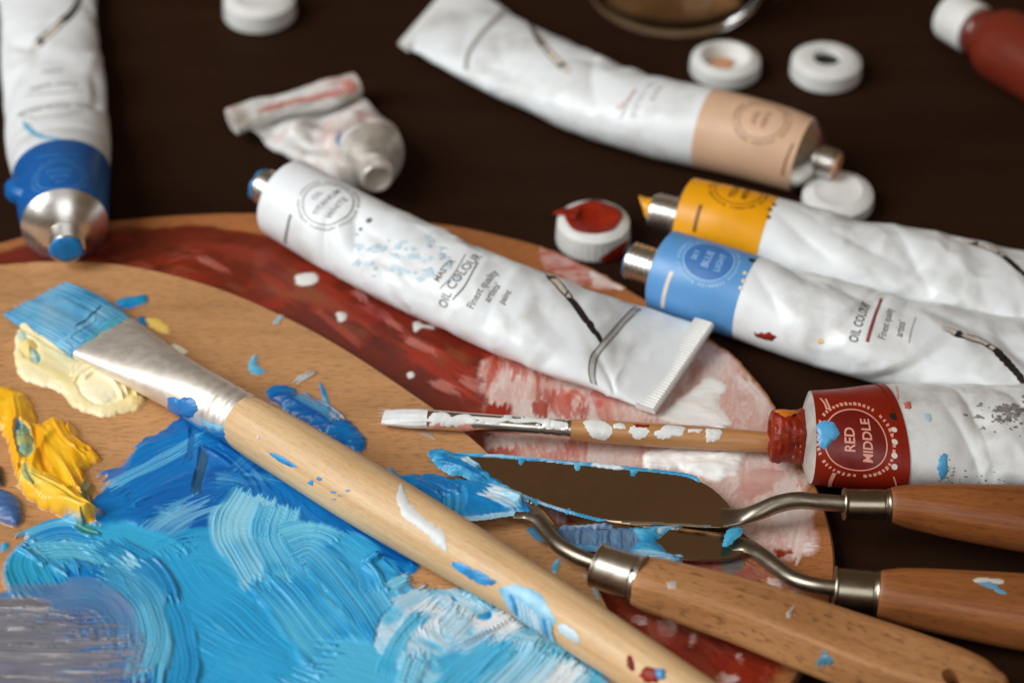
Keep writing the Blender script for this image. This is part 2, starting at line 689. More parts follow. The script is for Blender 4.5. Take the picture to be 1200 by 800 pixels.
def ragged(D, jag):
    c = D.mean(0)
    d = D - c
    r = np.linalg.norm(d, axis=1)[:, None] + 1e-6
    size = float(np.median(r))
    k = random.uniform(0, 50)
    f = 1.6 / max(size, 0.2)
    n = fbm(D[:, 0] * f + k, D[:, 1] * f + k, 1, 4) - 0.5
    n2 = vnoise(D[:, 0] * 4.0 + k, D[:, 1] * 4.0, 2) - 0.5
    return D + d / r * (n[:, None] * size * 0.75 * jag + n2[:, None] * min(0.35, size * 0.3) * jag)


def stn(px, py, a, b=None, base=0.0, z=None, roll=0.0, p=2.0, skew=0.0):
    b = a if b is None else b
    return dict(c=at(px, py, base + b if z is None else z), a=a, b=b, roll=math.radians(roll), p=p, skew=math.radians(skew))


def tail(Lp, Rp, zL, zR, b, prev_c, p=2.0):
    A, B = at(*Lp, zL), at(*Rp, zR)
    c = (A + B) / 2
    ax = c - prev_c
    ax /= np.linalg.norm(ax)
    w = np.cross([0, 0, 1], ax)
    w /= np.linalg.norm(w)
    hv = np.cross(ax, w)
    d = (A - B) / 2
    if np.dot(d, w) < 0:
        d = -d
    a = np.linalg.norm(d)
    sk = math.atan2(np.dot(d, ax), np.dot(d, w))
    rl = math.atan2(np.dot(d, hv), np.dot(d, w))
    return dict(c=c, a=abs(np.dot(d, w)), b=b, roll=rl, p=p, skew=sk)


def crumple(dents, amp=0.25, seed=0, s_lo=0.2, freq=0.12, folds=15, fd=1.05, mid=105):
    """dents: (s, theta deg, half length mm, half width mm, angle deg, depth mm)"""
    rr = random.Random(seed * 13 + 1)
    fl = [(rr.uniform(s_lo + 0.06, 0.92), math.radians(mid + rr.uniform(-75, 75)), rr.uniform(4, 13), rr.uniform(1.4, 4.0), rr.uniform(0, math.pi), rr.choice([-0.5, 1, 1]) * rr.uniform(0.35, 1.0) * fd) for _ in range(folds)]

    def f(s, th, y, a):
        x = (th - math.pi / 2) * 10.0
        n = fbm(y * freq + seed * 3.7, x * freq + seed * 1.9, seed, 3)
        rid = np.abs(n - 0.5) * 2
        env = sstep(s_lo - 0.12, s_lo + 0.12, s) * (1 - sstep(0.9, 1.0, s))
        d = amp * env * (0.5 - rid * 1.6)
        for (s0, t0, l, w, an, dp) in fl:
            yy, xx = (s - s0) * LEN[0], (th - t0) * 10.0
            c, q = math.cos(an), math.sin(an)
            u, v = yy * c + xx * q, -yy * q + xx * c
            d = d - dp * np.maximum(0, 1 - np.where(v > 0, v / w, -v / (w * 2.2))) * np.maximum(0, 1 - (u / l) ** 2)
        for (s0, t0, l, w, an, dp) in dents:
            yy = y - s0 * (y.max() / max(s.max(), 1e-6)) if False else (s - s0) * LEN[0]
            xx = (th - math.radians(t0)) * 10.0
            c, q = math.cos(math.radians(an)), math.sin(math.radians(an))
            u = yy * c + xx * q
            v = -yy * q + xx * c
            d = d - dp * np.exp(-np.abs(v / w) ** 1.1) * np.exp(-(u / l) ** 2)
        return d
    return f


LEN = [100.0]


def axis_frame(T):
    T = T / np.linalg.norm(T)
    W = np.cross([0, 0, 1.0], T)
    W /= np.linalg.norm(W)
    return T, W, np.cross(T, W)


def lathe(mb, o, ax, prof, n=48, m=0, wob=None):
    """profile: list of (distance along axis, radius)"""
    T = np.asarray(ax, float)
    T = T / np.linalg.norm(T)
    ref = np.array([0, 0, 1.0]) if abs(T[2]) < 0.9 else np.array([0, 1.0, 0])
    W = np.cross(ref, T)
    W /= np.linalg.norm(W)
    H = np.cross(T, W)
    ang = np.linspace(0, 2 * math.pi, n, endpoint=False)
    V = []
    for i, (d, r) in enumerate(prof):
        rr = r * (np.ones(n) if wob is None else wob(ang, i))
        V.append(o + T * d + np.outer(np.cos(ang) * rr, W) + np.outer(np.sin(ang) * rr, H))
    mb.add(np.concatenate(V), gridf(len(prof), n, True), m)


# ------------------------------------------------------------------ oil paint laid on a plane with strokes
class Canvas:
    def __init__(self, o, n, box, res):
        """o: point of the plane, n: its normal, box: pixel corners whose footprint it covers"""
        self.o = np.asarray(o, float)
        self.n = np.asarray(n, float) / np.linalg.norm(n)
        u = np.array([1.0, 0, 0])
        self.u = u - self.n * np.dot(u, self.n)
        self.u /= np.linalg.norm(self.u)
        self.v = np.cross(self.n, self.u)
        B = np.array([self.uv(*p) for p in box])
        lo, hi = B.min(0), B.max(0)
        self.res = res
        self.lo = lo
        self.nx = int((hi[0] - lo[0]) / res) + 2
        self.ny = int((hi[1] - lo[1]) / res) + 2
        self.X, self.Y = np.meshgrid(lo[0] + np.arange(self.nx) * res, lo[1] + np.arange(self.ny) * res, indexing='ij')
        self.H = np.zeros((self.nx, self.ny))
        self.A = np.zeros((self.nx, self.ny))
        self.C = np.zeros((self.nx, self.ny, 3))
        self.I = np.full((self.nx, self.ny), -1, int)
        self.ids = []
        self.k = 0

    def uv(self, x, y):
        P = on_plane(x, y, self.o, self.n) - self.o
        return np.array([np.dot(P, self.u), np.dot(P, self.v)])

    def pid(self, part):
        if part not in self.ids:
            self.ids.append(part)
        return self.ids.index(part)

    def window(self, P, pad):
        lo = ((P.min(0) - pad - self.lo) / self.res).astype(int)
        hi = ((P.max(0) + pad - self.lo) / self.res).astype(int) + 2
        lo = np.maximum(lo, 0)
        hi = np.minimum(hi, [self.nx, self.ny])
        if (hi <= lo).any():
            return None
        return slice(lo[0], hi[0]), slice(lo[1], hi[1])

    def put(self, w, al, col, h, part, keep=0.0, film=1.0):
        a3 = al[..., None]
        A0 = self.A[w]
        base = self.C[w]
        self.C[w] = np.where(A0[..., None] > 0.02, base * (1 - a3) + col * a3, col)
        self.H[w] = self.H[w] * (1 - al * (1 - keep)) + h * al
        self.A[w] = np.maximum(A0, al * film)
        i = self.I[w]
        i[al > 0.35] = self.pid(part)
        i[(i < 0) & (al > 0.01)] = self.pid(part)
        self.I[w] = i

    def stroke(self, pts, width, c0, c1, h=0.35, part='paint', op=1.0, nb=14, dry=0.0, rag=3.0, ridge=0.25, keep=0.15, film=1.0, edge=0.25, along=0.02, warp=1.3):
        self.k += 1
        k = self.k
        P = crom(np.array([self.uv(*p) for p in pts]), 10)
        hw = width / 2.0
        w = self.window(P, hw * 1.3 + 1)
        if w is None:
            return
        X, Y = self.X[w], self.Y[w]
        if warp:
            X0, Y0 = X, Y
            wv = min(warp, width * 0.35)
            X = X0 + wv * (fbm(X0 * 0.07, Y0 * 0.07, k, 2) - 0.5) * 2
            Y = Y0 + wv * (fbm(X0 * 0.07 + 40, Y0 * 0.07, k, 2) - 0.5) * 2
        best = np.full(X.shape, 1e9)
        U = np.zeros(X.shape)
        T = np.zeros(X.shape)
        acc = 0.0
        nseg = len(P) - 1
        for i in range(nseg):
            a, b = P[i], P[i + 1]
            d = b - a
            L = np.linalg.norm(d)
            if L < 1e-6:
                continue
            e = d / L
            tt = (X - a[0]) * e[0] + (Y - a[1]) * e[1]
            lo_ = -1e9 if i == 0 else 0.0
            hi_ = 1e9 if i == nseg - 1 else L
            tc = np.clip(tt, lo_, hi_)
            q = (X - a[0] - e[0] * tc) ** 2 + (Y - a[1] - e[1] * tc) ** 2
            over = np.maximum(0, -tt) if i == 0 else (np.maximum(0, tt - L) if i == nseg - 1 else 0)
            m = q + over ** 2 < best
            best = np.where(m, q + over ** 2, best)
            U = np.where(m, -(X - a[0]) * e[1] + (Y - a[1]) * e[0], U)
            T = np.where(m, acc + tt, T)
            acc += L
        u = U / hw
        b1 = vnoise(u * nb * 0.5 + 31 * k, T * along + 5.5 * k, k)
        b2 = vnoise(u * nb * 1.3 + 17 * k, T * along * 1.7 + 2.5 * k, k + 3)
        b = 0.55 * b1 + 0.45 * b2
        slow = fbm(X * 0.09 + k, Y * 0.09, k + 5, 3)
        side = sstep(0, edge, 1 + 0.35 * (vnoise(T * 0.25, np.sign(u) * 3.0 + k, k) - 0.5) - np.abs(u))
        r0 = rag * vnoise(u * nb * 0.7 + 9 * k, np.zeros_like(u) + k, k + 1)
        r1 = rag * 1.6 * vnoise(u * nb * 0.7 + 3 * k, np.zeros_like(u) + k, k + 2)
        ends = sstep(-0.2, 0.5, T - r0) * sstep(-0.2, 0.8, acc - r1 - T)
        al = side * ends * op
        if dry > 0:
            al = al * sstep(dry - 0.18, dry + 0.18, 0.75 * b + 0.55 * slow - 0.15 + 0.25 * (1 - T / max(acc, 1)))
        al = np.clip(al, 0, 1)
        big = fbm(X * 0.045 + 2.1 * k, Y * 0.045 + k, k + 7, 3)
        mixv = np.clip(1.2 * (b2 - 0.5) + 1.5 * (slow - 0.5) + 1.5 * (big - 0.5) + 0.5, 0, 1)[..., None]
        col = np.array(c0) * (1 - mixv) + np.array(c1) * mixv
        body = np.clip(0.1 + 2.6 * (slow - 0.28), 0.08, 1.7)
        hh = h * (0.35 + body * (0.5 * b1 + 0.55 * b2) + 1.1 * (big - 0.4)) + ridge * np.clip(2.5 * (big - 0.25), 0.1, 1.6) * np.exp(-((np.abs(u) - 0.86) / 0.10) ** 2) * (0.4 + 0.9 * vnoise(T * 0.35, np.sign(u) + k, k + 4))
        hh = hh + ridge * 1.2 * np.exp(-((acc - r1 - T - 0.7) / 0.6) ** 2) * b1
        self.put(w, al, col, hh, part, keep, film)

    def blob(self, poly, c0, c1, h=1.0, part='paint', soft=0.8, rag=1.2, rf=0.5, op=1.0, keep=0.2, film=1.0, tex=0.25, tf=0.35, ang=0.0, stretch=3.0, thr=None, straight=False, rise=1.6):
        self.k += 1
        k = self.k
        P = np.array([self.uv(*p) for p in poly])
        if not straight:
            P = crom(P, 8, True)
        w = self.window(P, 3.0)
        if w is None:
            return
        X, Y = self.X[w], self.Y[w]
        d = np.full(X.shape, 1e9)
        inside = np.zeros(X.shape, bool)
        for i in range(len(P)):
            a, b = P[i], P[(i + 1) % len(P)]
            e = b - a
            L2 = e @ e + 1e-12
            t = np.clip(((X - a[0]) * e[0] + (Y - a[1]) * e[1]) / L2, 0, 1)
            d = np.minimum(d, (X - a[0] - e[0] * t) ** 2 + (Y - a[1] - e[1] * t) ** 2)
            cr = ((a[1] > Y) != (b[1] > Y))
            with np.errstate(divide='ignore', invalid='ignore'):
                xi = a[0] + (Y - a[1]) * e[0] / (e[1] if abs(e[1]) > 1e-12 else 1e-12)
            inside ^= cr & (X < xi)
        d = np.sqrt(d) * np.where(inside, 1, -1)
        d = d + rag * (fbm(X * rf + 11 * k, Y * rf, k, 4) - 0.55) * 2
        al = sstep(0, soft, d) * op
        c, s = math.cos(ang), math.sin(ang)
        xr = (X * c + Y * s)
        yr = (-X * s + Y * c)
        n = fbm(xr * tf / stretch + 3 * k, yr * tf, k + 2, 4)
        n2 = fbm(xr * tf * 3 / stretch + 8 * k, yr * tf * 3, k + 6, 3)
        if thr is not None:
            al = al * sstep(thr - 0.14, thr + 0.14, 0.5 * n + 0.5 * n2)
        mv = np.clip(2.2 * (n - 0.5) + 1.2 * (n2 - 0.5) + 0.5, 0, 1)[..., None]
        col = np.array(c0) * (1 - mv) + np.array(c1) * mv
        hh = h * (1 - np.exp(-np.maximum(d, 0) / rise)) * (1 + tex * 4 * (n - 0.5) + tex * 2 * (n2 - 0.5))
        self.put(w, np.clip(al, 0, 1), col, np.maximum(hh, 0.0), part, keep, film)

    def clip(self, outline_px, inset=0.4):
        """paint never hangs over the edge of the board"""
        P = crom(np.array([self.uv(*p) for p in outline_px]), 8, True)
        X, Y = self.X, self.Y
        inside = np.zeros(X.shape, bool)
        d = np.full(X.shape, 1e9)
        for i in range(len(P)):
            a, b = P[i], P[(i + 1) % len(P)]
            if min(a[0], b[0]) > X.max() + 9 or max(a[0], b[0]) < X.min() - 9 and False:
                pass
            e = b - a
            L2 = e @ e + 1e-12
            t = np.clip(((X - a[0]) * e[0] + (Y - a[1]) * e[1]) / L2, 0, 1)
            d = np.minimum(d, (X - a[0] - e[0] * t) ** 2 + (Y - a[1] - e[1] * t) ** 2)
            cr = ((a[1] > Y) != (b[1] > Y))
            xi = a[0] + (Y - a[1]) * e[0] / (e[1] if abs(e[1]) > 1e-12 else 1e-12)
            inside ^= cr & (X < xi)
        d = np.sqrt(d) * np.where(inside, 1, -1)
        k = sstep(inset, inset + 0.7, d + 0.8 * (fbm(X * 0.4, Y * 0.4, 3, 3) - 0.5))
        self.A *= k
        self.H *= k

    def crest(self, pts, width, h, part=None):
        """push paint already there into a soft ridge"""
        self.k += 1
        P = crom(np.array([self.uv(*p) for p in pts]), 10)
        w = self.window(P, width * 2)
        if w is None:
            return
        X, Y = self.X[w], self.Y[w]
        best = np.full(X.shape, 1e9)
        T = np.zeros(X.shape)
        for i in range(len(P)):
            q = (X - P[i, 0]) ** 2 + (Y - P[i, 1]) ** 2
            T = np.where(q < best, i / len(P), T)
            best = np.minimum(best, q)
        self.H[w] = self.H[w] + h * np.exp(-best / (width * 0.5) ** 2) * np.sin(np.pi * np.clip(T * 0.9 + 0.08, 0, 1)) * sstep(0.3, 0.7, self.A[w])

    def build(self, parent, mat, thr=0.04, lift=0.04, names=None):
        lowA = self.A > thr
        cell = lowA[:-1, :-1] | lowA[1:, :-1] | lowA[:-1, 1:] | lowA[1:, 1:]
        Hs = self.H.copy()
        for nm in ('blue_paint', 'pale_paint', 'grey_paint'):
            if nm in self.ids:
                Hs[self.I == self.ids.index(nm)] *= 1.6
        Hs = 0.6 * Hs + 0.1 * (np.roll(Hs, 1, 0) + np.roll(Hs, -1, 0) + np.roll(Hs, 1, 1) + np.roll(Hs, -1, 1))
        Hs = Hs * sstep(0.0, 0.5, self.A)
        P = self.o + self.X[..., None] * self.u + self.Y[..., None] * self.v + (lift + Hs)[..., None] * self.n
        if thr > 0.1:
            P = P - (sstep(0.35, 0.0, self.A) * 0.0)[..., None] * self.n
        idx = np.arange(self.nx * self.ny).reshape(self.nx, self.ny)
        big = np.maximum.reduce([self.I[:-1, :-1], self.I[1:, :-1], self.I[:-1, 1:], self.I[1:, 1:]])
        for pi, name in enumerate(self.ids):
            sel = cell & (big == pi)
            if sel.sum() < 6:
                continue
            if name in ('white_paint', 'pale_dabs'):
                lab = np.where(sel, np.arange(sel.size).reshape(sel.shape) + 1, 0)
                while True:
                    pad = np.pad(lab, 1)
                    nb_ = np.max([pad[:-2, 1:-1], pad[2:, 1:-1], pad[1:-1, :-2], pad[1:-1, 2:], lab], axis=0)
                    new = np.where(sel, nb_, 0)
                    if (new == lab).all():
                        break
                    lab = new
                parts = [lab == v for v, c in zip(*np.unique(lab[lab > 0], return_counts=True)) if c >= 6]
            else:
                parts = [sel]
            for sel in parts:
              self.part(name, sel, idx, P, mat, parent)

    def part(self, name, sel, idx, P, mat, parent):
            q = np.stack([idx[:-1, :-1][sel], idx[1:, :-1][sel], idx[1:, 1:][sel], idx[:-1, 1:][sel]], 1)
            used, invx = np.unique(q, return_inverse=True)
            q = invx.reshape(q.shape)
            mb = MB()
            mb.add(P.reshape(-1, 3)[used], [tuple(r) for r in q.tolist()])
            c3 = self.C.reshape(-1, 3)
            bl = np.clip((c3[:, 2] - c3[:, 0]) / (c3[:, 2] + 1e-4) * 2.0 - 1.0, 0, 1)
            c3 = c3 * np.stack([1 - 0.34 * bl, 1 - 0.02 * bl, 1 - 0.07 * bl], 1)
            cols = np.concatenate([c3[used], self.A.reshape(-1, 1)[used]], 1)
            mb.build(name, mat, parent, sharp=None, cols=np.clip(cols, 0, 1))


# ------------------------------------------------------------------ the table
def build_table():
    m, nt, bs = newmat('dark_brown_table')
    tc = nd(nt, 'ShaderNodeTexCoord').outputs['Object']
    n = noise_tex(nt, mapping(nt, tc, (14, 90, 10)), 1.0, 5, 0.6)
    f = noise_tex(nt, tc, 900, 3, 0.7)
    c = ramp(nt, n, [(0.3, S(40, 23, 14)), (0.7, S(46, 28, 17))])
    c = mixc(nt, 0.35, c, ramp(nt, f, [(0.35, 0.75), (0.65, 1.0)]), 'MULTIPLY')
    lk(nt, c, bs.inputs['Base Color'])
    bs.inputs['Roughness'].default_value = 0.62
    bs.inputs['Specular IOR Level'].default_value = 0.04
    bump(nt, bs, f, 0.1, 0.0002)
    bm = bmesh.new()
    bmesh.ops.create_cube(bm, size=1.0)
    for v in bm.verts:
        v.co = Vector((v.co.x * 1.5, v.co.y * 1.5 + 0.1, (v.co.z - 0.5) * 0.03))
    bmesh.ops.bevel(bm, geom=list(bm.edges), offset=0.003, segments=2, affect='EDGES')
    me = bpy.data.meshes.new('table_top')
    bm.to_mesh(me)
    bm.free()
    me.materials.append(m)
    o = bpy.data.objects.new('table_top', me)
    COL.objects.link(o)
    o['kind'] = 'structure'
    o['label'] = 'plain dark brown table top under everything'
    o['category'] = 'table'


# ------------------------------------------------------------------ palettes
ZB, ZF = 3.5, 7.1           # top faces of the two boards


def board(mb, outline_px, top, thick):
    P = crom(np.array([at(x, y, top) for x, y in outline_px]), 10, True)
    c = P.mean(0)
    n = len(P)
    rings = []
    for inset, z in ((0.5, top - thick), (0.0, top - thick + 0.5), (0.0, top - 0.45), (0.2, top - 0.12), (0.6, top)):
        R = P.copy()
        d = R - c
        d[:, 2] = 0
        R = R - d / np.linalg.norm(d, axis=1)[:, None] * inset
        R[:, 2] = z
        rings.append(R)
    V = np.concatenate(rings)
    f = gridf(5, n, True)
    mb.add(V, f, 1)
    mb.add(rings[-1], [tuple(range(n))], 0)
    mb.add(rings[0], [tuple(reversed(range(n)))], 0)


BACK_EDGE = [(-60, 303), (0, 284), (60, 268), (130, 258), (220, 251), (300, 249), (400, 252), (520, 262), (590, 276), (640, 290), (700, 318),
               (760, 352), (830, 394), (885, 442), (930, 512), (958, 570), (975, 625), (979, 672), (970, 718), (950, 765), (925, 805),
               (860, 880), (690, 990), (300, 1080), (-150, 1050), (-320, 800), (-300, 480)]
FRONT_EDGE = [(-120, 322), (0, 309), (80, 305), (160, 312), (250, 335), (330, 368), (400, 405), (470, 450), (540, 500), (600, 555), (650, 610), (690, 667),
               (718, 722), (735, 775), (742, 840), (690, 990), (300, 1080), (-200, 1000), (-260, 600)]


DKRED = S(102, 28, 11)
RED = S(150, 40, 18)
HOTRED = S(176, 50, 26)
PINK = S(205, 158, 146)
PALEP = S(222, 196, 184)
WHITE = S(232, 231, 226)


def build_back_palette():
    t = thing('paint_palette', 'larger wooden palette smeared dark red and pink, lying under the other palette', 'palette', at(560, 560, 0), 'wooden palettes on the table')
    mb = MB()
    board(mb, BACK_EDGE, ZB, 3.4)
    mb.build('board', [M['ply_back'], M['ply_edge']], t, sharp=50)
    cv = Canvas(at(560, 560, ZB), (0, 0, 1), [(-20, 240), (990, 240), (-20, 830), (990, 830)], 0.33)
    rp = 'red_paint'
    pp = 'pink_paint'
    # dark red coat along the rim and over the lower right
    cv.blob([(-60, 306), (0, 294), (70, 278), (150, 267), (240, 262), (320, 276), (400, 300), (500, 330), (600, 380), (640, 430), (620, 500),
             (640, 570), (720, 640), (800, 660), (880, 680), (925, 730), (915, 790), (860, 860), (600, 860), (420, 560), (200, 440), (-60, 420)],
            DKRED, RED, h=0.12, part=rp, rag=1.4, rf=0.16, soft=1.4, film=0.96, tf=0.12, ang=0.3, stretch=2.5)
    cv.stroke([(-30, 318), (120, 288), (260, 292), (360, 330)], 12, DKRED, S(122, 40, 24), h=0.12, part=rp, op=0.8, nb=22, rag=8)
    cv.stroke([(190, 300), (250, 296), (300, 306), (380, 350), (450, 400)], 9, S(136, 46, 30), S(150, 60, 42), h=0.12, part=rp, op=0.6, nb=20, dry=0.42, rag=8)
    cv.stroke([(190, 306), (222, 297), (270, 296)], 4.0, S(190, 96, 80), S(168, 70, 54), h=0.15, part=rp, op=0.75, nb=9, dry=0.45, rag=6)
    cv.stroke([(330, 350), (420, 410), (500, 470), (560, 530)], 12, S(78, 22, 15), DKRED, h=0.14, part=rp, op=0.85, nb=22, rag=8)
    cv.stroke([(430, 350), (520, 410), (570, 455)], 13, S(148, 34, 22), DKRED, h=0.2, part=rp, op=0.9, nb=22, rag=6)
    cv.stroke([(470, 400), (540, 440), (580, 470)], 8, HOTRED, RED, h=0.2, part=rp, op=0.8, nb=16, rag=6, dry=0.4)
    cv.stroke([(415, 350), (450, 372), (470, 400)], 3.2, S(176, 90, 88), RED, h=0.2, part=rp, op=0.6, nb=6, rag=4, dry=0.4)
    rr = random.Random(21)
    for i in range(60):
        q = rr.random()
        x = 20 + q * 560
        y = (300 if x < 250 else 300 + (x - 250) * 0.42) + rr.uniform(-26, 22)
        a = 0.05 + (0.45 if x > 250 else 0.0) + rr.uniform(-0.15, 0.15)
        L = rr.uniform(24, 80)
        c0, c1 = rr.choice([(S(150, 52, 32), S(172, 78, 58)), (S(84, 22, 12), DKRED), (S(140, 44, 22), RED), (S(140, 76, 44), S(120, 52, 28)), (S(72, 20, 12), S(96, 28, 16))])
        cv.stroke([(x, y), (x + L * 0.5 * math.cos(a), y + L * 0.5 * math.sin(a) - 1), (x + L * math.cos(a), y + L * math.sin(a))], rr.uniform(2, 6), c0, c1, h=0.2, part=rp, op=0.65, nb=14, dry=0.44, rag=2.5, ridge=0.06, edge=0.5)
    for x, y, L, w_ in ((470, 392, 50, 2.4), (505, 445, 40, 3.0), (446, 372, 34, 2.0), (540, 440, 36, 3.2), (232, 298, 46, 2.6)):
        cv.stroke([(x, y), (x + L * 0.5, y + L * 0.26), (x + L, y + L * 0.55)], w_, S(206, 130, 118), S(176, 84, 68), h=0.22, part=rp, op=0.7, nb=8, dry=0.40, rag=2.5, ridge=0.05)
    # pale pink scrubbed field
    cv.blob([(566, 420), (640, 400), (740, 380), (840, 398), (893, 450), (928, 520), (956, 590), (962, 640), (915, 660), (830, 640), (720, 600), (620, 560), (575, 500)],
            PINK, PALEP, h=0.16, part=pp, rag=2.2, rf=0.22, soft=1.4, film=0.93, tf=0.7, ang=1.3, stretch=2.0, op=0.97)
    cv.blob([(566, 420), (740, 390), (880, 450), (950, 600), (930, 650), (760, 620), (600, 540)], S(176, 104, 92), S(196, 140, 128), h=0.14, part=pp,
            rag=2, rf=0.2, soft=1.5, tf=1.5, ang=1.25, stretch=5, thr=0.55, op=0.4)
    cv.blob([(566, 420), (740, 390), (880, 450), (950, 600), (930, 650), (760, 620), (600, 540)], S(228, 214, 206), S(236, 228, 222), h=0.2, part=pp,
            rag=2, rf=0.2, soft=1.5, tf=2.2, ang=1.4, stretch=4, thr=0.56, op=0.35)
    rr = random.Random(5)
    for i in range(95):
        x = rr.uniform(580, 945)
        lo_y = 405 if x < 860 else 405 + (x - 860) * 1.5
        y0 = rr.uniform(lo_y, 600)
        L = rr.uniform(30, 85)
        grey = rr.random() < 0.6
        c0, c1 = (S(230, 220, 214), S(208, 190, 182)) if grey else rr.choice([(S(204, 140, 128), PALEP), (S(190, 104, 90), S(214, 170, 160)), (S(232, 222, 216), PINK), (S(178, 84, 70), S(204, 150, 138))])
        cv.stroke([(x, y0), (x + rr.uniform(-6, 6), y0 + L * 0.5), (x + rr.uniform(-10, 10), y0 + L)], rr.uniform(3, 8), c0, c1, h=0.2, part=pp, op=0.55, nb=22, dry=0.44, rag=2.5, ridge=0.05, along=0.03, edge=0.5)
    for x0, y0, x1, y1, w_ in ((600, 432, 690, 452, 5), (640, 470, 720, 500, 4), (860, 430, 900, 480, 4), (880, 520, 930, 560, 4), (700, 420, 800, 430, 4)):
        cv.stroke([(x0, y0), ((x0 + x1) / 2, (y0 + y1) / 2 + 6), (x1, y1)], w_, S(234, 226, 220), PALEP, h=0.3, part=pp, op=0.7, nb=14, dry=0.45, rag=6, ridge=0.08)
    # streaks pulled out of the red into the pink
    for i in range(16):
        x = 572 + i * 13 + random.uniform(-6, 6)
        y0 = 412 + i * 5 + random.uniform(-14, 20)
        L = random.uniform(30, 75)
        c = random.choice([(HOTRED, S(196, 92, 78)), (PINK, PALEP), (S(196, 104, 92), PINK), (RED, HOTRED)])
        if i > 9 and c[0] in (HOTRED, RED):
            c = (S(196, 110, 98), PINK)
        cv.stroke([(x, y0), (x + random.uniform(-4, 10), y0 + L * 0.5), (x + random.uniform(-4, 14), y0 + L)], random.uniform(2.4, 5.5), c[0], c[1], h=0.22, part=pp, op=0.75, nb=8, dry=0.36, rag=4, ridge=0.08)
    cv.stroke([(588, 470), (583, 490), (585, 515)], 5, HOTRED, RED, h=0.3, part=pp, nb=9, rag=3)
    cv.stroke([(625, 468), (632, 480), (628, 494)], 3.4, HOTRED, RED, h=0.3, part=pp, nb=6, rag=2, op=0.9)
    cv.stroke([(590, 520), (592, 532), (590, 552)], 7, S(176, 62, 48), HOTRED, h=0.2, part=pp, nb=12, rag=3, op=0.85, dry=0.35)
    for x, y, w in ((620, 536, 6), (650, 538, 6), (672, 530, 5)):
        cv.stroke([(x, y - 22), (x + 3, y), (x + 2, y + 20)], w, S(190, 86, 76), PINK, h=0.2, part=pp, nb=10, rag=4, op=0.75, dry=0.38)
    cv.blob([(690, 462), (700, 455), (708, 480), (700, 486)], S(196, 70, 80), PINK, h=0.25, part=pp, rag=0.8, op=0.8)
    cv.stroke([(412, 338), (422, 346), (428, 356)], 2.2, S(206, 170, 166), S(170, 90, 84), h=0.3, part=pp, nb=5, rag=1.5, op=0.85)
    # thick white scrapes
    wp = 'white_paint'
    cv.blob([(752, 532), (790, 522), (826, 518), (838, 496), (858, 502), (876, 530), (868, 552), (842, 566), (806, 556), (784, 552), (756, 554)], S(252, 251, 247), S(244, 242, 238), h=1.3, part=wp, rag=1.0, rf=0.5, tex=0.35)
    cv.blob([(768, 490), (800, 462), (832, 440), (850, 450), (846, 476), (860, 500), (800, 500)], S(240, 236, 230), S(226, 220, 212), h=0.5, part=wp, rag=1.0, rf=0.4, tex=0.3)
    cv.blob([(868, 556), (905, 548), (920, 560), (890, 585), (866, 584)], S(190, 130, 118), S(206, 160, 148), h=0.3, part=pp, rag=1.2, op=0.7)
    cv.stroke([(968, 640), (945, 642), (920, 648)], 3.2, S(232, 214, 206), PINK, h=0.4, part=pp, nb=5, rag=3)
    cv.stroke([(948, 605), (938, 630), (925, 662)], 2.6, S(222, 196, 186), PINK, h=0.3, part=pp, nb=5, rag=3)
    cv.blob([(903, 640), (918, 644), (928, 640), (932, 650), (916, 655), (906, 653)], S(140, 50, 36), RED, h=0.2, part=pp, rag=0.9, rf=0.8)
    # rim blotches behind the white tube
    cv.blob([(630, 288), (665, 292), (700, 312), (722, 326), (712, 342), (680, 334), (645, 318), (632, 304)], S(206, 168, 160), S(188, 92, 78), h=0.25, part=pp, rag=1.8, rf=0.4, tf=0.9, film=0.95)
    cv.blob([(690, 318), (720, 326), (735, 338), (700, 340)], S(232, 216, 208), S(200, 150, 140), h=0.3, part=pp, rag=1.2, rf=0.5)
    cv.blob([(880, 405), (905, 440), (920, 470), (880, 455)], S(196, 84, 66), PINK, h=0.25, part=pp, rag=2.4, rf=0.4, thr=0.5, tf=1.2)
    # lower right: red with pale scuffs
    cv.stroke([(720, 700), (800, 735), (870, 790)], 16, S(150, 56, 40), S(120, 36, 24), h=0.2, part=rp, nb=26, rag=5, op=0.9)
    cv.stroke([(740, 650), (830, 668), (900, 700)], 12, S(112, 34, 26), S(150, 70, 60), h=0.2, part=rp, nb=18, rag=6, op=0.9)
    cv.blob([(800, 650), (880, 650), (945, 690), (930, 720), (860, 700)], S(196, 150, 140), S(150, 70, 58), h=0.2, part=pp, rag=2, rf=0.3, thr=0.5, tf=0.9, op=0.8)
    for poly in ([(768, 728), (785, 722), (795, 735), (788, 748), (772, 745)], [(742, 720), (760, 724), (758, 734), (740, 732)], [(806, 742), (820, 736), (818, 752), (806, 760)],
                 [(842, 790), (865, 788), (862, 805), (840, 806)], [(895, 676), (912, 674), (920, 690), (902, 696)], [(860, 768), (872, 764), (870, 782)], [(728, 742), (736, 738), (738, 752)]):
        cv.blob(poly, S(226, 208, 200), S(200, 140, 128), h=0.35, part=wp, rag=1.0, rf=0.7)
    cv.blob([(840, 655), (862, 648), (876, 658), (868, 672), (848, 674)], S(98, 92, 88), S(120, 112, 106), h=0.35, part='grey_paint', rag=0.5)
    cv.blob([(914, 694), (930, 690), (938, 698), (926, 706)], S(210, 206, 198), S(236, 234, 230), h=0.4, part=wp, rag=0.5)
    rr = random.Random(9)
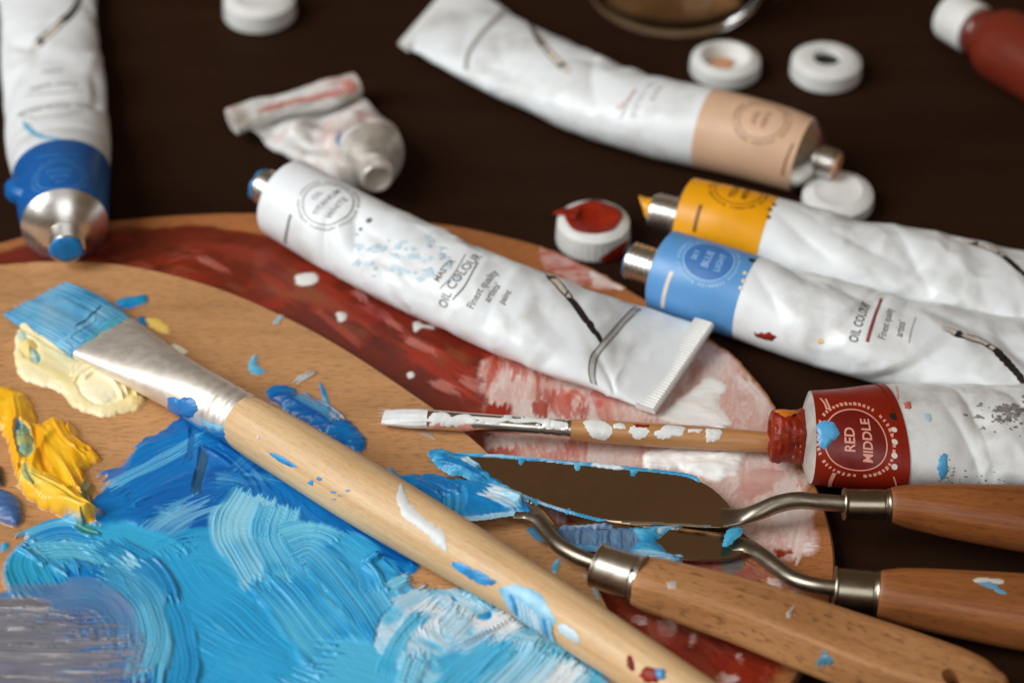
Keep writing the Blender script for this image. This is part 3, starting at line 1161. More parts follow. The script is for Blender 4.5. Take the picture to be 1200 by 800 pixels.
    for i in range(46):
        x, y = rr.uniform(716, 915), rr.uniform(690, 800)
        c0, c1 = rr.choice([(S(176, 84, 66), S(206, 150, 138)), (S(160, 58, 38), S(184, 96, 78)), (S(120, 44, 24), DKRED), (S(170, 62, 36), RED), (S(150, 92, 56), S(130, 70, 40))])
        a = rr.uniform(-0.3, 1.3)
        L = rr.uniform(16, 50)
        cv.stroke([(x, y), (x + L * 0.5 * math.cos(a), y + L * 0.5 * math.sin(a) + 2), (x + L * math.cos(a), y + L * math.sin(a))], rr.uniform(2, 6), c0, c1, h=0.22, part=rp, op=0.75, nb=14, dry=0.40, rag=1.4, ridge=0.06, edge=0.5)
    # drops of white that fell on the red
    for poly in ([(345, 325), (356, 320), (371, 321), (374, 329), (364, 336), (348, 335)], [(393, 368), (399, 365), (406, 367), (407, 375), (399, 379), (394, 376)],
                 [(483, 379), (492, 376), (496, 380), (510, 382), (508, 388), (494, 386), (486, 392)], [(476, 438), (484, 436), (487, 442), (479, 445)]):
        cv.blob(poly, WHITE, S(216, 214, 208), h=0.4, part=wp, rag=0.35, rf=0.9, soft=0.5, tex=0.12, rise=0.7)
    cv.clip(BACK_EDGE)
    cv.build(t, M['paint_back'])
    return t


DEEP = S(8, 92, 172)
MIDB = S(14, 128, 200)
SKY = S(66, 172, 222)
PALE = S(150, 208, 236)
TEAL = S(48, 150, 190)
GREY = S(128, 130, 146)


def build_front_palette():
    t = thing('paint_palette', 'tan wooden palette covered with thick blue and yellow paint, lying uppermost', 'palette', at(300, 600, 3.7), 'wooden palettes on the table')
    mb = MB()
    board(mb, FRONT_EDGE, ZF, 3.4)
    mb.build('board', [M['ply_front'], M['ply_edge']], t, sharp=50)
    cv = Canvas(at(300, 600, ZF), (0, 0, 1), [(-12, 300), (770, 300), (-12, 826), (770, 826)], 0.21)
    b = 'blue_paint'
    # deep blue ground
    cv.blob([(102, 590), (125, 570), (150, 545), (158, 520), (198, 498), (225, 478), (280, 470), (340, 500), (430, 590), (492, 656), (466, 680), (446, 690),
             (448, 712), (470, 740), (560, 790), (700, 800), (740, 850), (400, 880), (-20, 880), (-20, 720), (20, 690), (30, 660), (60, 620)],
            DEEP, MIDB, h=0.45, part=b, rag=1.0, rf=0.4, tf=0.16, ang=0.5, stretch=2.2, film=1.0, soft=0.6)
    # knife-flattened passages under the brush
    cv.stroke([(130, 585), (200, 540), (290, 510)], 15, S(24, 110, 190), MIDB, h=0.3, part=b, nb=16, rag=4, op=0.9, ridge=0.5)
    cv.stroke([(120, 578), (190, 540), (250, 505)], 3.6, S(120, 190, 228), S(60, 150, 210), h=0.4, part=b, nb=9, rag=6, op=0.75, dry=0.36)
    cv.stroke([(150, 610), (220, 590), (300, 575)], 16, DEEP, S(22, 104, 186), h=0.3, part=b, nb=18, rag=6, op=0.8)
    cv.stroke([(165, 640), (210, 605), (260, 585)], 9, PALE, MIDB, h=0.35, part=b, nb=16, rag=6, op=0.65, dry=0.48)
    cv.stroke([(240, 520), (232, 555), (226, 588)], 2.4, S(34, 70, 100), S(40, 92, 132), h=0.2, part=b, nb=5, rag=2, op=0.9, keep=0.0)
    cv.stroke([(228, 500), (222, 530), (214, 552)], 1.6, S(24, 80, 140), S(30, 96, 160), h=0.2, part=b, nb=4, rag=2, op=0.8, keep=0.0)
    cv.stroke([(265, 505), (320, 560), (350, 620)], 14, S(26, 118, 196), DEEP, h=0.35, part=b, nb=18, rag=6, op=0.85)
    cv.stroke([(330, 540), (400, 600), (470, 650)], 20, S(28, 120, 198), DEEP, h=0.35, part=b, nb=20, rag=6, op=0.9)
    cv.stroke([(410, 610), (450, 640), (490, 662)], 12, S(18, 96, 178), DEEP, h=0.3, part=b, nb=16, rag=4, op=0.95)
    # broad sky-blue brushing
    cv.stroke([(60, 700), (40, 660), (90, 640), (170, 650), (230, 700), (240, 790)], 14, SKY, TEAL, h=0.5, part=b, nb=26, rag=6)
    for i in range(5):
        x = 190 + i * 52
        y = 640 + (i % 3) * 10
        cv.stroke([(x, y), (x + 55, y + 62), (x + 120, y + 150), (x + 190, y + 230)], random.uniform(13, 18), random.choice([SKY, S(50, 154, 214), S(72, 172, 224)]), random.choice([S(44, 148, 208), SKY, S(90, 184, 228)]),
                  h=0.26, part=b, nb=40, rag=9, op=0.9, ridge=0.12)
    cv.stroke([(150, 770), (260, 690), (330, 660)], 16, SKY, S(48, 150, 212), h=0.25, part=b, nb=40, rag=6, op=0.8, ridge=0.1)
    cv.stroke([(200, 800), (330, 720), (420, 740)], 18, S(52, 160, 220), SKY, h=0.25, part=b, nb=40, rag=8, op=0.8, ridge=0.1)
    cv.stroke([(180, 640), (230, 700), (300, 760), (420, 820)], 17, S(58, 166, 222), S(44, 150, 208), h=0.3, part=b, nb=44, rag=8, ridge=0.12)
    cv.stroke([(185, 655), (240, 640), (300, 668), (380, 730)], 13, S(66, 170, 222), S(48, 154, 214), h=0.25, part=b, nb=34, rag=9, ridge=0.1, op=0.85)
    rr = random.Random(3)
    for i in range(16):
        x, y = rr.uniform(180, 400), rr.uniform(670, 790)
        a = rr.uniform(0.45, 0.95)
        L = rr.uniform(50, 120)
        c0 = rr.choice([S(150, 206, 230), S(110, 192, 228), S(30, 134, 196), S(90, 182, 224), S(176, 216, 232)])
        cv.stroke([(x, y), (x + L * 0.5 * math.cos(a), y + L * 0.5 * math.sin(a) - 4), (x + L * math.cos(a), y + L * math.sin(a))], rr.uniform(5, 13), c0, SKY, h=0.22, part=b, nb=rr.choice([6, 10, 22, 30]), rag=5, op=0.6, dry=0.50, ridge=0.1, edge=0.6)
    for i in range(7):
        x, y = rr.uniform(120, 330), rr.uniform(560, 660)
        a = rr.uniform(-0.7, 0.8)
        L = rr.uniform(30, 70)
        cv.stroke([(x, y), (x + L * 0.5 * math.cos(a), y + L * 0.5 * math.sin(a) - 3), (x + L * math.cos(a), y + L * math.sin(a))], rr.uniform(4, 9), S(130, 196, 228), MIDB, h=0.3, part=b, nb=9, rag=4, op=0.6, dry=0.54, ridge=0.12, edge=0.6)
    # curved light swipes right of centre
    cv.stroke([(300, 575), (282, 610), (292, 650), (318, 690)], 11, S(150, 208, 232), S(52, 154, 212), h=0.36, part=b, nb=34, rag=2.0, ridge=0.2)
    cv.stroke([(332, 590), (322, 625), (332, 660), (350, 690)], 11, S(132, 202, 232), S(48, 154, 212), h=0.36, part=b, nb=34, rag=2.0, ridge=0.2)
    cv.stroke([(330, 648), (372, 640), (420, 690), (470, 760), (520, 815)], 15, S(122, 198, 232), S(44, 150, 210), h=0.4, part=b, nb=44, rag=2.2, ridge=0.22)
    cv.stroke([(310, 670), (350, 720), (420, 790), (470, 840)], 14, S(104, 190, 228), S(40, 148, 210), h=0.38, part=b, nb=34, rag=6, ridge=0.2)
    cv.stroke([(390, 628), (430, 660), (440, 700)], 9, S(70, 170, 222), MIDB, h=0.36, part=b, nb=24, rag=2, ridge=0.2)
    cv.stroke([(350, 770), (440, 790), (540, 840)], 16, S(96, 186, 228), SKY, h=0.3, part=b, nb=34, rag=8, ridge=0.15)
    cv.stroke([(180, 740), (260, 780), (380, 830)], 18, S(60, 166, 222), S(50, 158, 216), h=0.25, part=b, nb=40, rag=8, ridge=0.12, op=0.85)
    # fan of strokes at the left and the grey sweep
    cv.stroke([(120, 640), (180, 690), (206, 760), (196, 830)], 10, S(56, 156, 210), S(36, 132, 190), h=0.35, part=b, nb=34, rag=4, ridge=0.2)
    for i in range(11):
        x = 22 + i * 13
        y = 648 - 5 * math.sin(i * 0.5) + max(0, i - 6) * 5
        c0, c1 = random.choice([(S(84, 176, 216), S(40, 134, 186)), (S(120, 192, 222), S(52, 150, 200)), (S(50, 146, 200), S(28, 116, 180)), (S(150, 204, 226), S(60, 156, 206))])
        cv.stroke([(x, y - 14), (x + 22, y + 4), (x + 44, y + 26 + i * 2)], random.uniform(4.0, 6.5), c0, c1, h=0.5, part=b, nb=15, rag=3.0, ridge=0.2, op=0.9)
    cv.stroke([(24, 640), (70, 622), (130, 632)], 7, S(36, 134, 204), S(120, 196, 226), h=0.5, part=b, nb=12, rag=4, ridge=0.3)
    cv.stroke([(40, 650), (90, 646), (140, 662)], 5, S(110, 188, 218), S(44, 140, 196), h=0.5, part=b, nb=12, rag=5, ridge=0.2, dry=0.35)
    cv.stroke([(104, 668), (150, 690), (176, 740), (166, 820)], 9, S(70, 148, 196), S(110, 178, 208), h=0.45, part=b, nb=26, rag=5, op=0.85, ridge=0.2)
    g = 'grey_paint'
    cv.stroke([(-20, 724), (40, 706), (100, 704), (136, 730), (136, 800)], 10, S(120, 130, 152), S(96, 124, 160), h=0.3, part=g, nb=30, rag=3, op=0.7, ridge=0.1)
    cv.stroke([(60, 694), (110, 692), (142, 716), (150, 770)], 5, S(84, 136, 186), S(116, 132, 172), h=0.3, part=g, nb=18, rag=4, op=0.7, ridge=0.1)
    for i in range(12):
        y = 712 + i * 9.5
        x1 = 172 + (i % 3) * 12 - (4 - i if i < 4 else 0) * 16
        cv.stroke([(-130, y + 1), (40, y + 2), (100, y + 1), (x1, y - 3)], random.uniform(5, 8), random.choice([S(122, 120, 126), S(112, 112, 118), S(134, 130, 136)]), random.choice([S(148, 144, 150), S(106, 106, 112), S(126, 124, 140)]),
                  h=0.42, part=g, nb=22, rag=14, op=0.9, ridge=0.08, along=0.010, edge=0.6)
    cv.blob([(-20, 704), (20, 700), (60, 706), (50, 716), (0, 716), (-20, 714)], S(96, 88, 86), S(130, 120, 116), h=0.4, part=g, rag=0.8, op=0.8)
    cv.stroke([(-10, 713), (50, 716), (110, 728)], 1.3, S(176, 168, 164), S(96, 92, 96), h=0.8, part=g, nb=4, rag=8, op=0.9, dry=0.3)
    for i in range(9):
        y = 722 + i * 9.5 + random.uniform(-2, 2)
        x = random.uniform(-20, 60)
        cv.stroke([(x, y), (x + 45, y + random.uniform(-2, 2)), (x + random.uniform(60, 100), y + random.uniform(-3, 2))], random.uniform(0.5, 1.1), S(196, 190, 188), S(90, 92, 104), h=0.65, part=g, nb=3, rag=6, op=0.7, dry=0.38, ridge=0.0)
    # bare wood at the left edge, dab on it
    cv.blob([(0, 636), (10, 634), (12, 644), (0, 648)], MIDB, SKY, h=0.5, part=b, rag=0.4)
    # white-blue mound lower right
    w = 'pale_paint'
    PW = S(232, 233, 236)
    cv.blob([(452, 712), (490, 690), (540, 686), (572, 700), (600, 722), (640, 740), (690, 770), (722, 800), (700, 850), (560, 850), (470, 790), (440, 760)], S(104, 186, 224), S(190, 216, 230), h=0.5, part=w, rag=1.4, rf=0.4, tf=0.3, ang=-0.6, stretch=2.4, tex=0.15)
    for pts, wd, c0, c1, dr in (
            ([(452, 716), (480, 706), (510, 690)], 6, S(176, 204, 220), S(110, 186, 220), 0),
            ([(500, 752), (496, 728), (520, 702)], 8, PW, S(206, 222, 232), 0),
            ([(516, 752), (530, 736), (548, 712)], 8, PW, S(176, 210, 228), 0.3),
            ([(486, 744), (490, 730), (512, 716)], 5, S(60, 160, 214), S(120, 190, 224), 0.4),
            ([(548, 706), (566, 700), (588, 716)], 6, S(222, 228, 234), S(140, 200, 228), 0),
            ([(510, 790), (560, 768), (606, 738)], 7, S(60, 166, 218), S(96, 186, 226), 0),
            ([(548, 748), (578, 736), (606, 720)], 9, PW, S(216, 224, 232), 0),
            ([(530, 768), (562, 752), (594, 736)], 5, S(214, 224, 232), S(96, 184, 224), 0.3),
            ([(453, 792), (468, 752), (494, 716)], 4.5, S(70, 170, 218), S(110, 190, 224), 0),
            ([(470, 815), (486, 776), (484, 760)], 7, S(64, 166, 216), S(130, 196, 226), 0),
            ([(560, 830), (606, 784), (628, 752)], 11, S(150, 206, 230), S(110, 190, 226), 0),
            ([(590, 830), (630, 790), (652, 758)], 11, S(196, 220, 234), S(140, 200, 228), 0),
            ([(620, 830), (660, 792), (684, 772)], 11, S(216, 228, 236), S(168, 212, 232), 0),
            ([(500, 830), (556, 790), (600, 752)], 8, S(110, 190, 226), S(70, 172, 220), 0),
            ([(636, 816), (668, 790), (690, 776)], 5, PW, S(206, 224, 234), 0.35)):
        cv.stroke(pts, wd, c0, c1, h=0.55, part=w, nb=26, rag=2.5, ridge=0.22, op=0.92, dry=dr, edge=0.4)
    cv.blob([(562, 720), (576, 716), (578, 726), (568, 730), (558, 727)], MIDB, SKY, h=0.5, part=w, rag=0.4)
    cv.blob([(527, 698), (536, 702), (538, 708), (530, 706)], MIDB, SKY, h=0.5, part=w, rag=0.4)
    cv.stroke([(690, 792), (704, 786), (714, 786)], 1.8, S(50, 140, 190), SKY, h=0.7, part=w, nb=4, rag=1)
    cv.crest([(524, 764), (560, 750), (604, 724)], 1.3, 0.9)
    cv.crest([(556, 800), (580, 772), (620, 744)], 0.8, 0.35)
    # a curl of thick paint standing beside the bare wood
    cv.stroke([(428, 660), (444, 676), (456, 700)], 2.2, S(90, 184, 222), MIDB, h=0.9, part=b, nb=5, rag=1, ridge=0.3)
    cv.stroke([(426, 664), (438, 656), (448, 650)], 2.4, S(96, 186, 224), MIDB, h=0.8, part=b, nb=5, rag=1.5, ridge=0.3)
    cv.stroke([(452, 692), (470, 682), (488, 672)], 3.0, S(150, 204, 226), SKY, h=0.5, part=b, nb=6, rag=2, ridge=0.2)
    # dabs beyond the brush handle
    cv.blob([(308, 466), (322, 450), (345, 455), (362, 470), (385, 478), (392, 490), (412, 492), (430, 514), (426, 530), (408, 532), (380, 512), (340, 488)], MIDB, DEEP, h=0.9, part=b, rag=0.9, rf=0.45, tf=0.3)
    cv.blob([(372, 448), (380, 450), (388, 474), (378, 472)], MIDB, SKY, h=0.5, part=b, rag=0.3)
    cv.stroke([(345, 462), (372, 480), (400, 500)], 4, S(120, 196, 228), MIDB, h=0.7, part=b, nb=8, rag=2, op=0.7, dry=0.35)
    cv.blob([(135, 352), (160, 346), (174, 345), (173, 356), (150, 364), (136, 362)], MIDB, TEAL, h=0.7, part=b, rag=0.35)
    cv.blob([(158, 374), (168, 370), (176, 380), (166, 384)], MIDB, S(40, 110, 170), h=0.6, part=b, rag=0.3)
    cv.blob([(288, 430), (294, 418), (302, 414), (304, 426), (313, 436), (302, 442), (292, 438)], S(96, 176, 214), S(140, 196, 220), h=0.5, part=b, rag=0.5, rf=0.7)
    cv.stroke([(322, 382), (330, 372), (338, 362)], 1.7, S(166, 184, 190), S(130, 168, 186), h=0.3, part='pale_dabs', nb=4, rag=1)
    cv.stroke([(336, 452), (352, 442), (374, 430)], 2.2, S(160, 190, 200), S(190, 200, 202), h=0.3, part='pale_dabs', nb=5, rag=3, op=0.8)
    cv.blob([(452, 546), (462, 548), (468, 556), (458, 558)], MIDB, SKY, h=0.4, part=b, rag=0.4)
    cv.blob([(498, 532), (510, 526), (516, 530), (506, 538)], MIDB, SKY, h=0.5, part=b, rag=0.4)
    cv.stroke([(486, 504), (500, 508), (516, 516)], 1.0, S(150, 160, 160), S(180, 180, 176), h=0.1, part='pale_dabs', nb=3, rag=2, op=0.7)
    cv.blob([(646, 660), (654, 652), (660, 656), (652, 676), (646, 676)], S(90, 176, 214), S(200, 222, 228), h=0.5, part=b, rag=0.4)
    cv.blob([(625, 656), (632, 660), (629, 668)], S(60, 100, 130), SKY, h=0.4, part=b, rag=0.3)
    cv.blob([(694, 686), (702, 690), (710, 704), (704, 706), (696, 698)], S(120, 180, 200), S(150, 170, 170), h=0.3, part=b, rag=0.4)
    cv.stroke([(672, 672), (684, 674), (694, 682)], 1.2, S(190, 176, 160), S(220, 210, 196), h=0.2, part='pale_dabs', nb=3, rag=2, op=0.7)
    # yellow mound
    y = 'yellow_paint'
    YL, YD = S(246, 186, 34), S(236, 158, 14)
    cv.blob([(-14, 458), (14, 455), (34, 466), (46, 496), (60, 490), (74, 492), (84, 508), (100, 520), (121, 538), (108, 548), (100, 556), (104, 580), (112, 606), (118, 619), (96, 614), (68, 604), (40, 592), (22, 572), (12, 540), (0, 505), (-14, 500)],
            YL, YD, h=2.2, part=y, rag=0.9, rf=0.6, tf=0.16, ang=-1.0, stretch=4.0, tex=0.16, rise=1.5, soft=0.5)
    cv.stroke([(26, 556), (56, 574), (88, 598), (118, 618)], 6.5, S(250, 216, 104), S(246, 196, 56), h=2.5, part=y, nb=4, rag=2, ridge=0.5, keep=0.4, edge=0.7)
    cv.stroke([(70, 498), (92, 524), (116, 538)], 6, S(246, 192, 40), YD, h=1.6, part=y, nb=7, rag=3, ridge=0.3, keep=0.4, edge=0.7, op=0.8)
    cv.stroke([(58, 500), (78, 542), (98, 590)], 6, S(246, 190, 40), YD, h=2.4, part=y, nb=4, rag=2, ridge=0.4, keep=0.5, edge=0.8, op=0.8)
    cv.stroke([(12, 470), (22, 516), (32, 560)], 6, S(248, 196, 50), YD, h=2.4, part=y, nb=4, rag=2, ridge=0.4, keep=0.5, edge=0.8, op=0.8)
    cv.stroke([(40, 500), (48, 540), (62, 570)], 3.5, S(226, 152, 20), YD, h=1.2, part=y, nb=3, rag=2, ridge=0.1, keep=0.2, edge=0.8, op=0.8)
    cv.blob([(16, 510), (26, 500), (38, 508), (44, 526), (38, 544), (24, 545), (18, 530)], S(96, 160, 150), S(170, 178, 90), h=2.0, part=y, rag=0.8, rf=0.6, op=0.85, keep=0.4)
    cv.blob([(18, 502), (26, 500), (28, 510), (20, 512)], S(40, 140, 190), TEAL, h=2.2, part=y, rag=0.3, op=0.9, keep=0.4)
    cv.stroke([(28, 548), (30, 562), (40, 580)], 1.6, S(120, 160, 120), S(220, 200, 120), h=2.4, part=y, nb=4, rag=1, op=0.8, keep=0.4)
    cv.stroke([(74, 578), (80, 584), (84, 590)], 2.0, S(150, 160, 50), YL, h=2.5, part=y, nb=4, rag=1, op=0.7, keep=0.4)
    cv.crest([(36, 572), (40, 548), (52, 524), (66, 510)], 1.7, 1.0)
    cv.crest([(60, 530), (80, 560), (100, 596), (112, 614)], 1.3, 0.7)
    cv.crest([(20, 560), (50, 590), (90, 606), (116, 618)], 2.0, 1.2)
    cv.stroke([(88, 614), (100, 622), (122, 628)], 2.6, S(60, 130, 70), S(40, 130, 120), h=0.5, part=b, nb=5, rag=2, op=0.8)
    cv.stroke([(104, 566), (102, 580), (106, 592)], 2.0, S(60, 120, 60), S(40, 110, 100), h=0.6, part=b, nb=4, rag=1, op=0.8)
    # cream mound under the bristles
    c = 'cream_paint'
    cv.blob([(18, 396), (26, 384), (42, 380), (60, 396), (100, 418), (136, 424), (164, 452), (172, 474), (150, 486), (116, 490), (88, 478), (70, 462), (44, 452), (18, 438)],
            S(246, 234, 190), S(240, 216, 146), h=1.5, part=c, rag=0.9, rf=0.4, tf=0.12, tex=0.14, rise=1.3, soft=0.5, ang=-0.6)
    cv.blob([(84, 436), (110, 428), (140, 444), (150, 466), (122, 482), (96, 470)], S(248, 242, 218), S(242, 228, 176), h=1.9, part=c, rag=0.8, rf=0.5, tex=0.12, tf=0.14, keep=0.3, ang=-0.6)
    cv.stroke([(86, 452), (112, 440), (138, 448), (158, 470)], 4, S(250, 246, 228), S(240, 224, 170), h=1.9, part=c, nb=5, rag=2, ridge=0.3, keep=0.4, op=0.8)
    cv.blob([(22, 404), (36, 398), (48, 410), (44, 424), (28, 424)], S(240, 206, 110), S(244, 220, 150), h=1.9, part=c, rag=0.5, keep=0.3)
    cv.blob([(34, 414), (44, 412), (52, 424), (46, 434), (36, 428)], S(80, 164, 190), S(150, 196, 190), h=1.9, part=c, rag=0.4, op=0.85, keep=0.3)
    cv.blob([(18, 392), (30, 388), (36, 402), (24, 406)], S(110, 176, 190), S(200, 210, 170), h=1.8, part=c, rag=0.5, op=0.7, keep=0.3)
    cv.blob([(168, 374), (184, 372), (200, 382), (198, 392), (180, 388)], S(236, 196, 90), S(240, 210, 130), h=0.6, part=c, rag=0.5, rf=0.7)
    cv.blob([(200, 402), (212, 404), (222, 412), (214, 416), (202, 410)], S(240, 236, 214), S(236, 214, 130), h=0.7, part=c, rag=0.3)
    # slate dollops at the left edge
    d = 'slate_paint'
    cv.blob([(-20, 574), (4, 574), (24, 584), (30, 604), (22, 618), (4, 616), (-20, 600)], S(86, 112, 164), S(70, 96, 150), h=2.2, part=d, rag=0.3, tex=0.12)
    cv.blob([(-20, 548), (2, 546), (8, 560), (4, 572), (-20, 572)], S(52, 58, 72), S(64, 70, 84), h=2.0, part=d, rag=0.3, tex=0.1)
    cv.clip(FRONT_EDGE)
    cv.build(t, M['paint_front'])
    return t


# ------------------------------------------------------------------ paint tubes
def nozzle_parts(t, sw, band_mat, sh_h, r_neck, n_len, alu=None, tip=None, tip_h=1.0, thread=True, neck_name='nozzle', hole=False, tilt=(0, 0)):
    """shoulder cone, threaded neck and a plug of paint at the mouth"""
    P, _, _ = sw.grid(0.0, 0.01, 2, 96)
    ring0 = P[:96]
    c = ring0.mean(0)
    ax = -sw.T[0] + sw.W[0] / np.linalg.norm(sw.W[0]) * tilt[0] + np.array([0, 0, 1.0]) * tilt[1]
    ax /= np.linalg.norm(ax)
    mb = MB()
    rows = []
    ang = None
    T, W, H = axis_frame(ax)
    for k in range(9):
        q = k / 8.0
        # a rolled edge, then a cone that meets the neck
        rr = 1.0 if k == 0 else (1 - 0.02 * 0) * (1 - q) + 0
        tgt = c + ax * sh_h
        d0 = ring0 - c
        u = d0 / np.linalg.norm(d0, axis=1)[:, None]
        neck = tgt + u * r_neck
        bulge = math.sin(q * math.pi) * min(0.5, sh_h * 0.12)
        rows.append(ring0 * (1 - q) + neck * q + ax * bulge)
    V = np.concatenate(rows)
    mb.add(V, gridf(9, 96, True))
    sh = mb.build('shoulder', alu or M['alu'], t, sharp=60)
    mb = MB()
    prof = [(sh_h - 0.2, r_neck)]
    if thread:
        k = 0
        d = sh_h + 0.4
        while d < sh_h + n_len - 0.8:
            prof += [(d, r_neck), (d + 0.25, r_neck + 0.45), (d + 0.55, r_neck + 0.45), (d + 0.8, r_neck)]
            d += 1.25
    prof += [(sh_h + n_len - 0.4, r_neck), (sh_h + n_len, r_neck - 0.3), (sh_h + n_len, r_neck - 0.9), (sh_h + n_len - 1.2, r_neck - 1.0), (sh_h + n_len - 1.25, 0.05)]
    lathe(mb, c, ax, prof, 40)
    nz = mb.build(neck_name, alu or M['alu'], t, sharp=45)
    if tip is not None:
        mb = MB()
        lathe(mb, c, ax, [(sh_h + n_len - 1.0, r_neck - 1.0), (sh_h + n_len - 0.2, r_neck - 0.85), (sh_h + n_len + 0.15, r_neck * 0.98), (sh_h + n_len + tip_h * 0.7, r_neck * 0.8), (sh_h + n_len + tip_h, r_neck * 0.35), (sh_h + n_len + tip_h * 1.05, 0.03)], 32,
              wob=lambda a, i: 1 + 0.10 * np.sin(a * 2 + i) + 0.06 * np.sin(a * 5 + i * 2))
        mb.build('paint_plug', tip, t, sharp=None)
    return c, ax


def crimp(t, sw, mat, length=4.6, thick=0.9, teeth=34, s_end=1.0):
    """the folded, pleated end of a tube"""
    C, T, W, H = sw.C[-1], sw.T[-1], sw.W[-1], sw.H[-1]
    n = teeth * 4 + 1
    Hn = H / np.linalg.norm(H)
    mb = MB()
    rows = []
    prof = [(-length, -thick * 0.5), (-length, thick * 0.95), (-length * 0.55, thick), (-0.5, thick), (0.0, thick * 0.55), (0.0, -thick * 0.5), (-length, -thick * 0.5)]
    # add points along the pleated top
    for i in range(n):
        u = -1.02 + 2.04 * i / (n - 1)
        z = 0.14 * math.cos(i / 4.0 * 2 * math.pi)
        for (d, h) in prof:
            k = z if h > thick * 0.9 and -length < d < 0 else 0.0
            rows.append(C + W * u + T * d + Hn * (h + k + 0.3 * thick))
    mb.add(np.array(rows), gridf(n, len(prof)))
    e0 = tuple(range(len(prof) - 1))
    e1 = tuple(reversed(range((n - 1) * len(prof), n * len(prof) - 1)))
    mb.f += [e0, e1]
    mb.m += [0, 0]
    return mb.build('crimped_end', mat, t, sharp=30)


def printed_brush(sw, mb, pts, w=1.0, ink=0, steel=1):
    """a printed paintbrush: black handle, pale ferrule outlined in black, dark bristle tip; pts run handle -> tip"""
    P = crom(np.array(pts, float), 14)
    n = len(P)
    i1, i2 = int(n * 0.60), int(n * 0.86)
    h = P[:i1 + 1]
    sw.ribbon(mb, [(x, y, w * (0.7 + 0.5 * i / len(h))) for i, (x, y) in enumerate(h)], w, m=ink, n=2)
    f = P[i1:i2 + 1]
    sw.ribbon(mb, [(x, y, w * (1.15 + 0.5 * i / len(f))) for i, (x, y) in enumerate(f)], w, off=0.06, m=ink, n=2)
    sw.ribbon(mb, [(x, y, w * (0.62 + 0.5 * i / len(f))) for i, (x, y) in enumerate(f)], w, off=0.08, m=steel, n=2)
    k = f[len(f) // 5: len(f) // 5 + 2]
    sw.ribbon(mb, [tuple(p) for p in k], w * 1.1, off=0.09, m=ink, n=2)
    q = P[i2:]
    sw.ribbon(mb, [(x, y, w * 1.7 * (1 - 0.75 * i / len(q))) for i, (x, y) in enumerate(q)], w, off=0.07, m=ink, n=2)
    sw.ribbon(mb, [(x, y, w * 1.0 * (1 - 0.8 * i / len(q))) for i, (x, y) in enumerate(q[2:])], w, off=0.09, m=steel, n=2)


TUBES = 'oil paint tubes lying on the table'


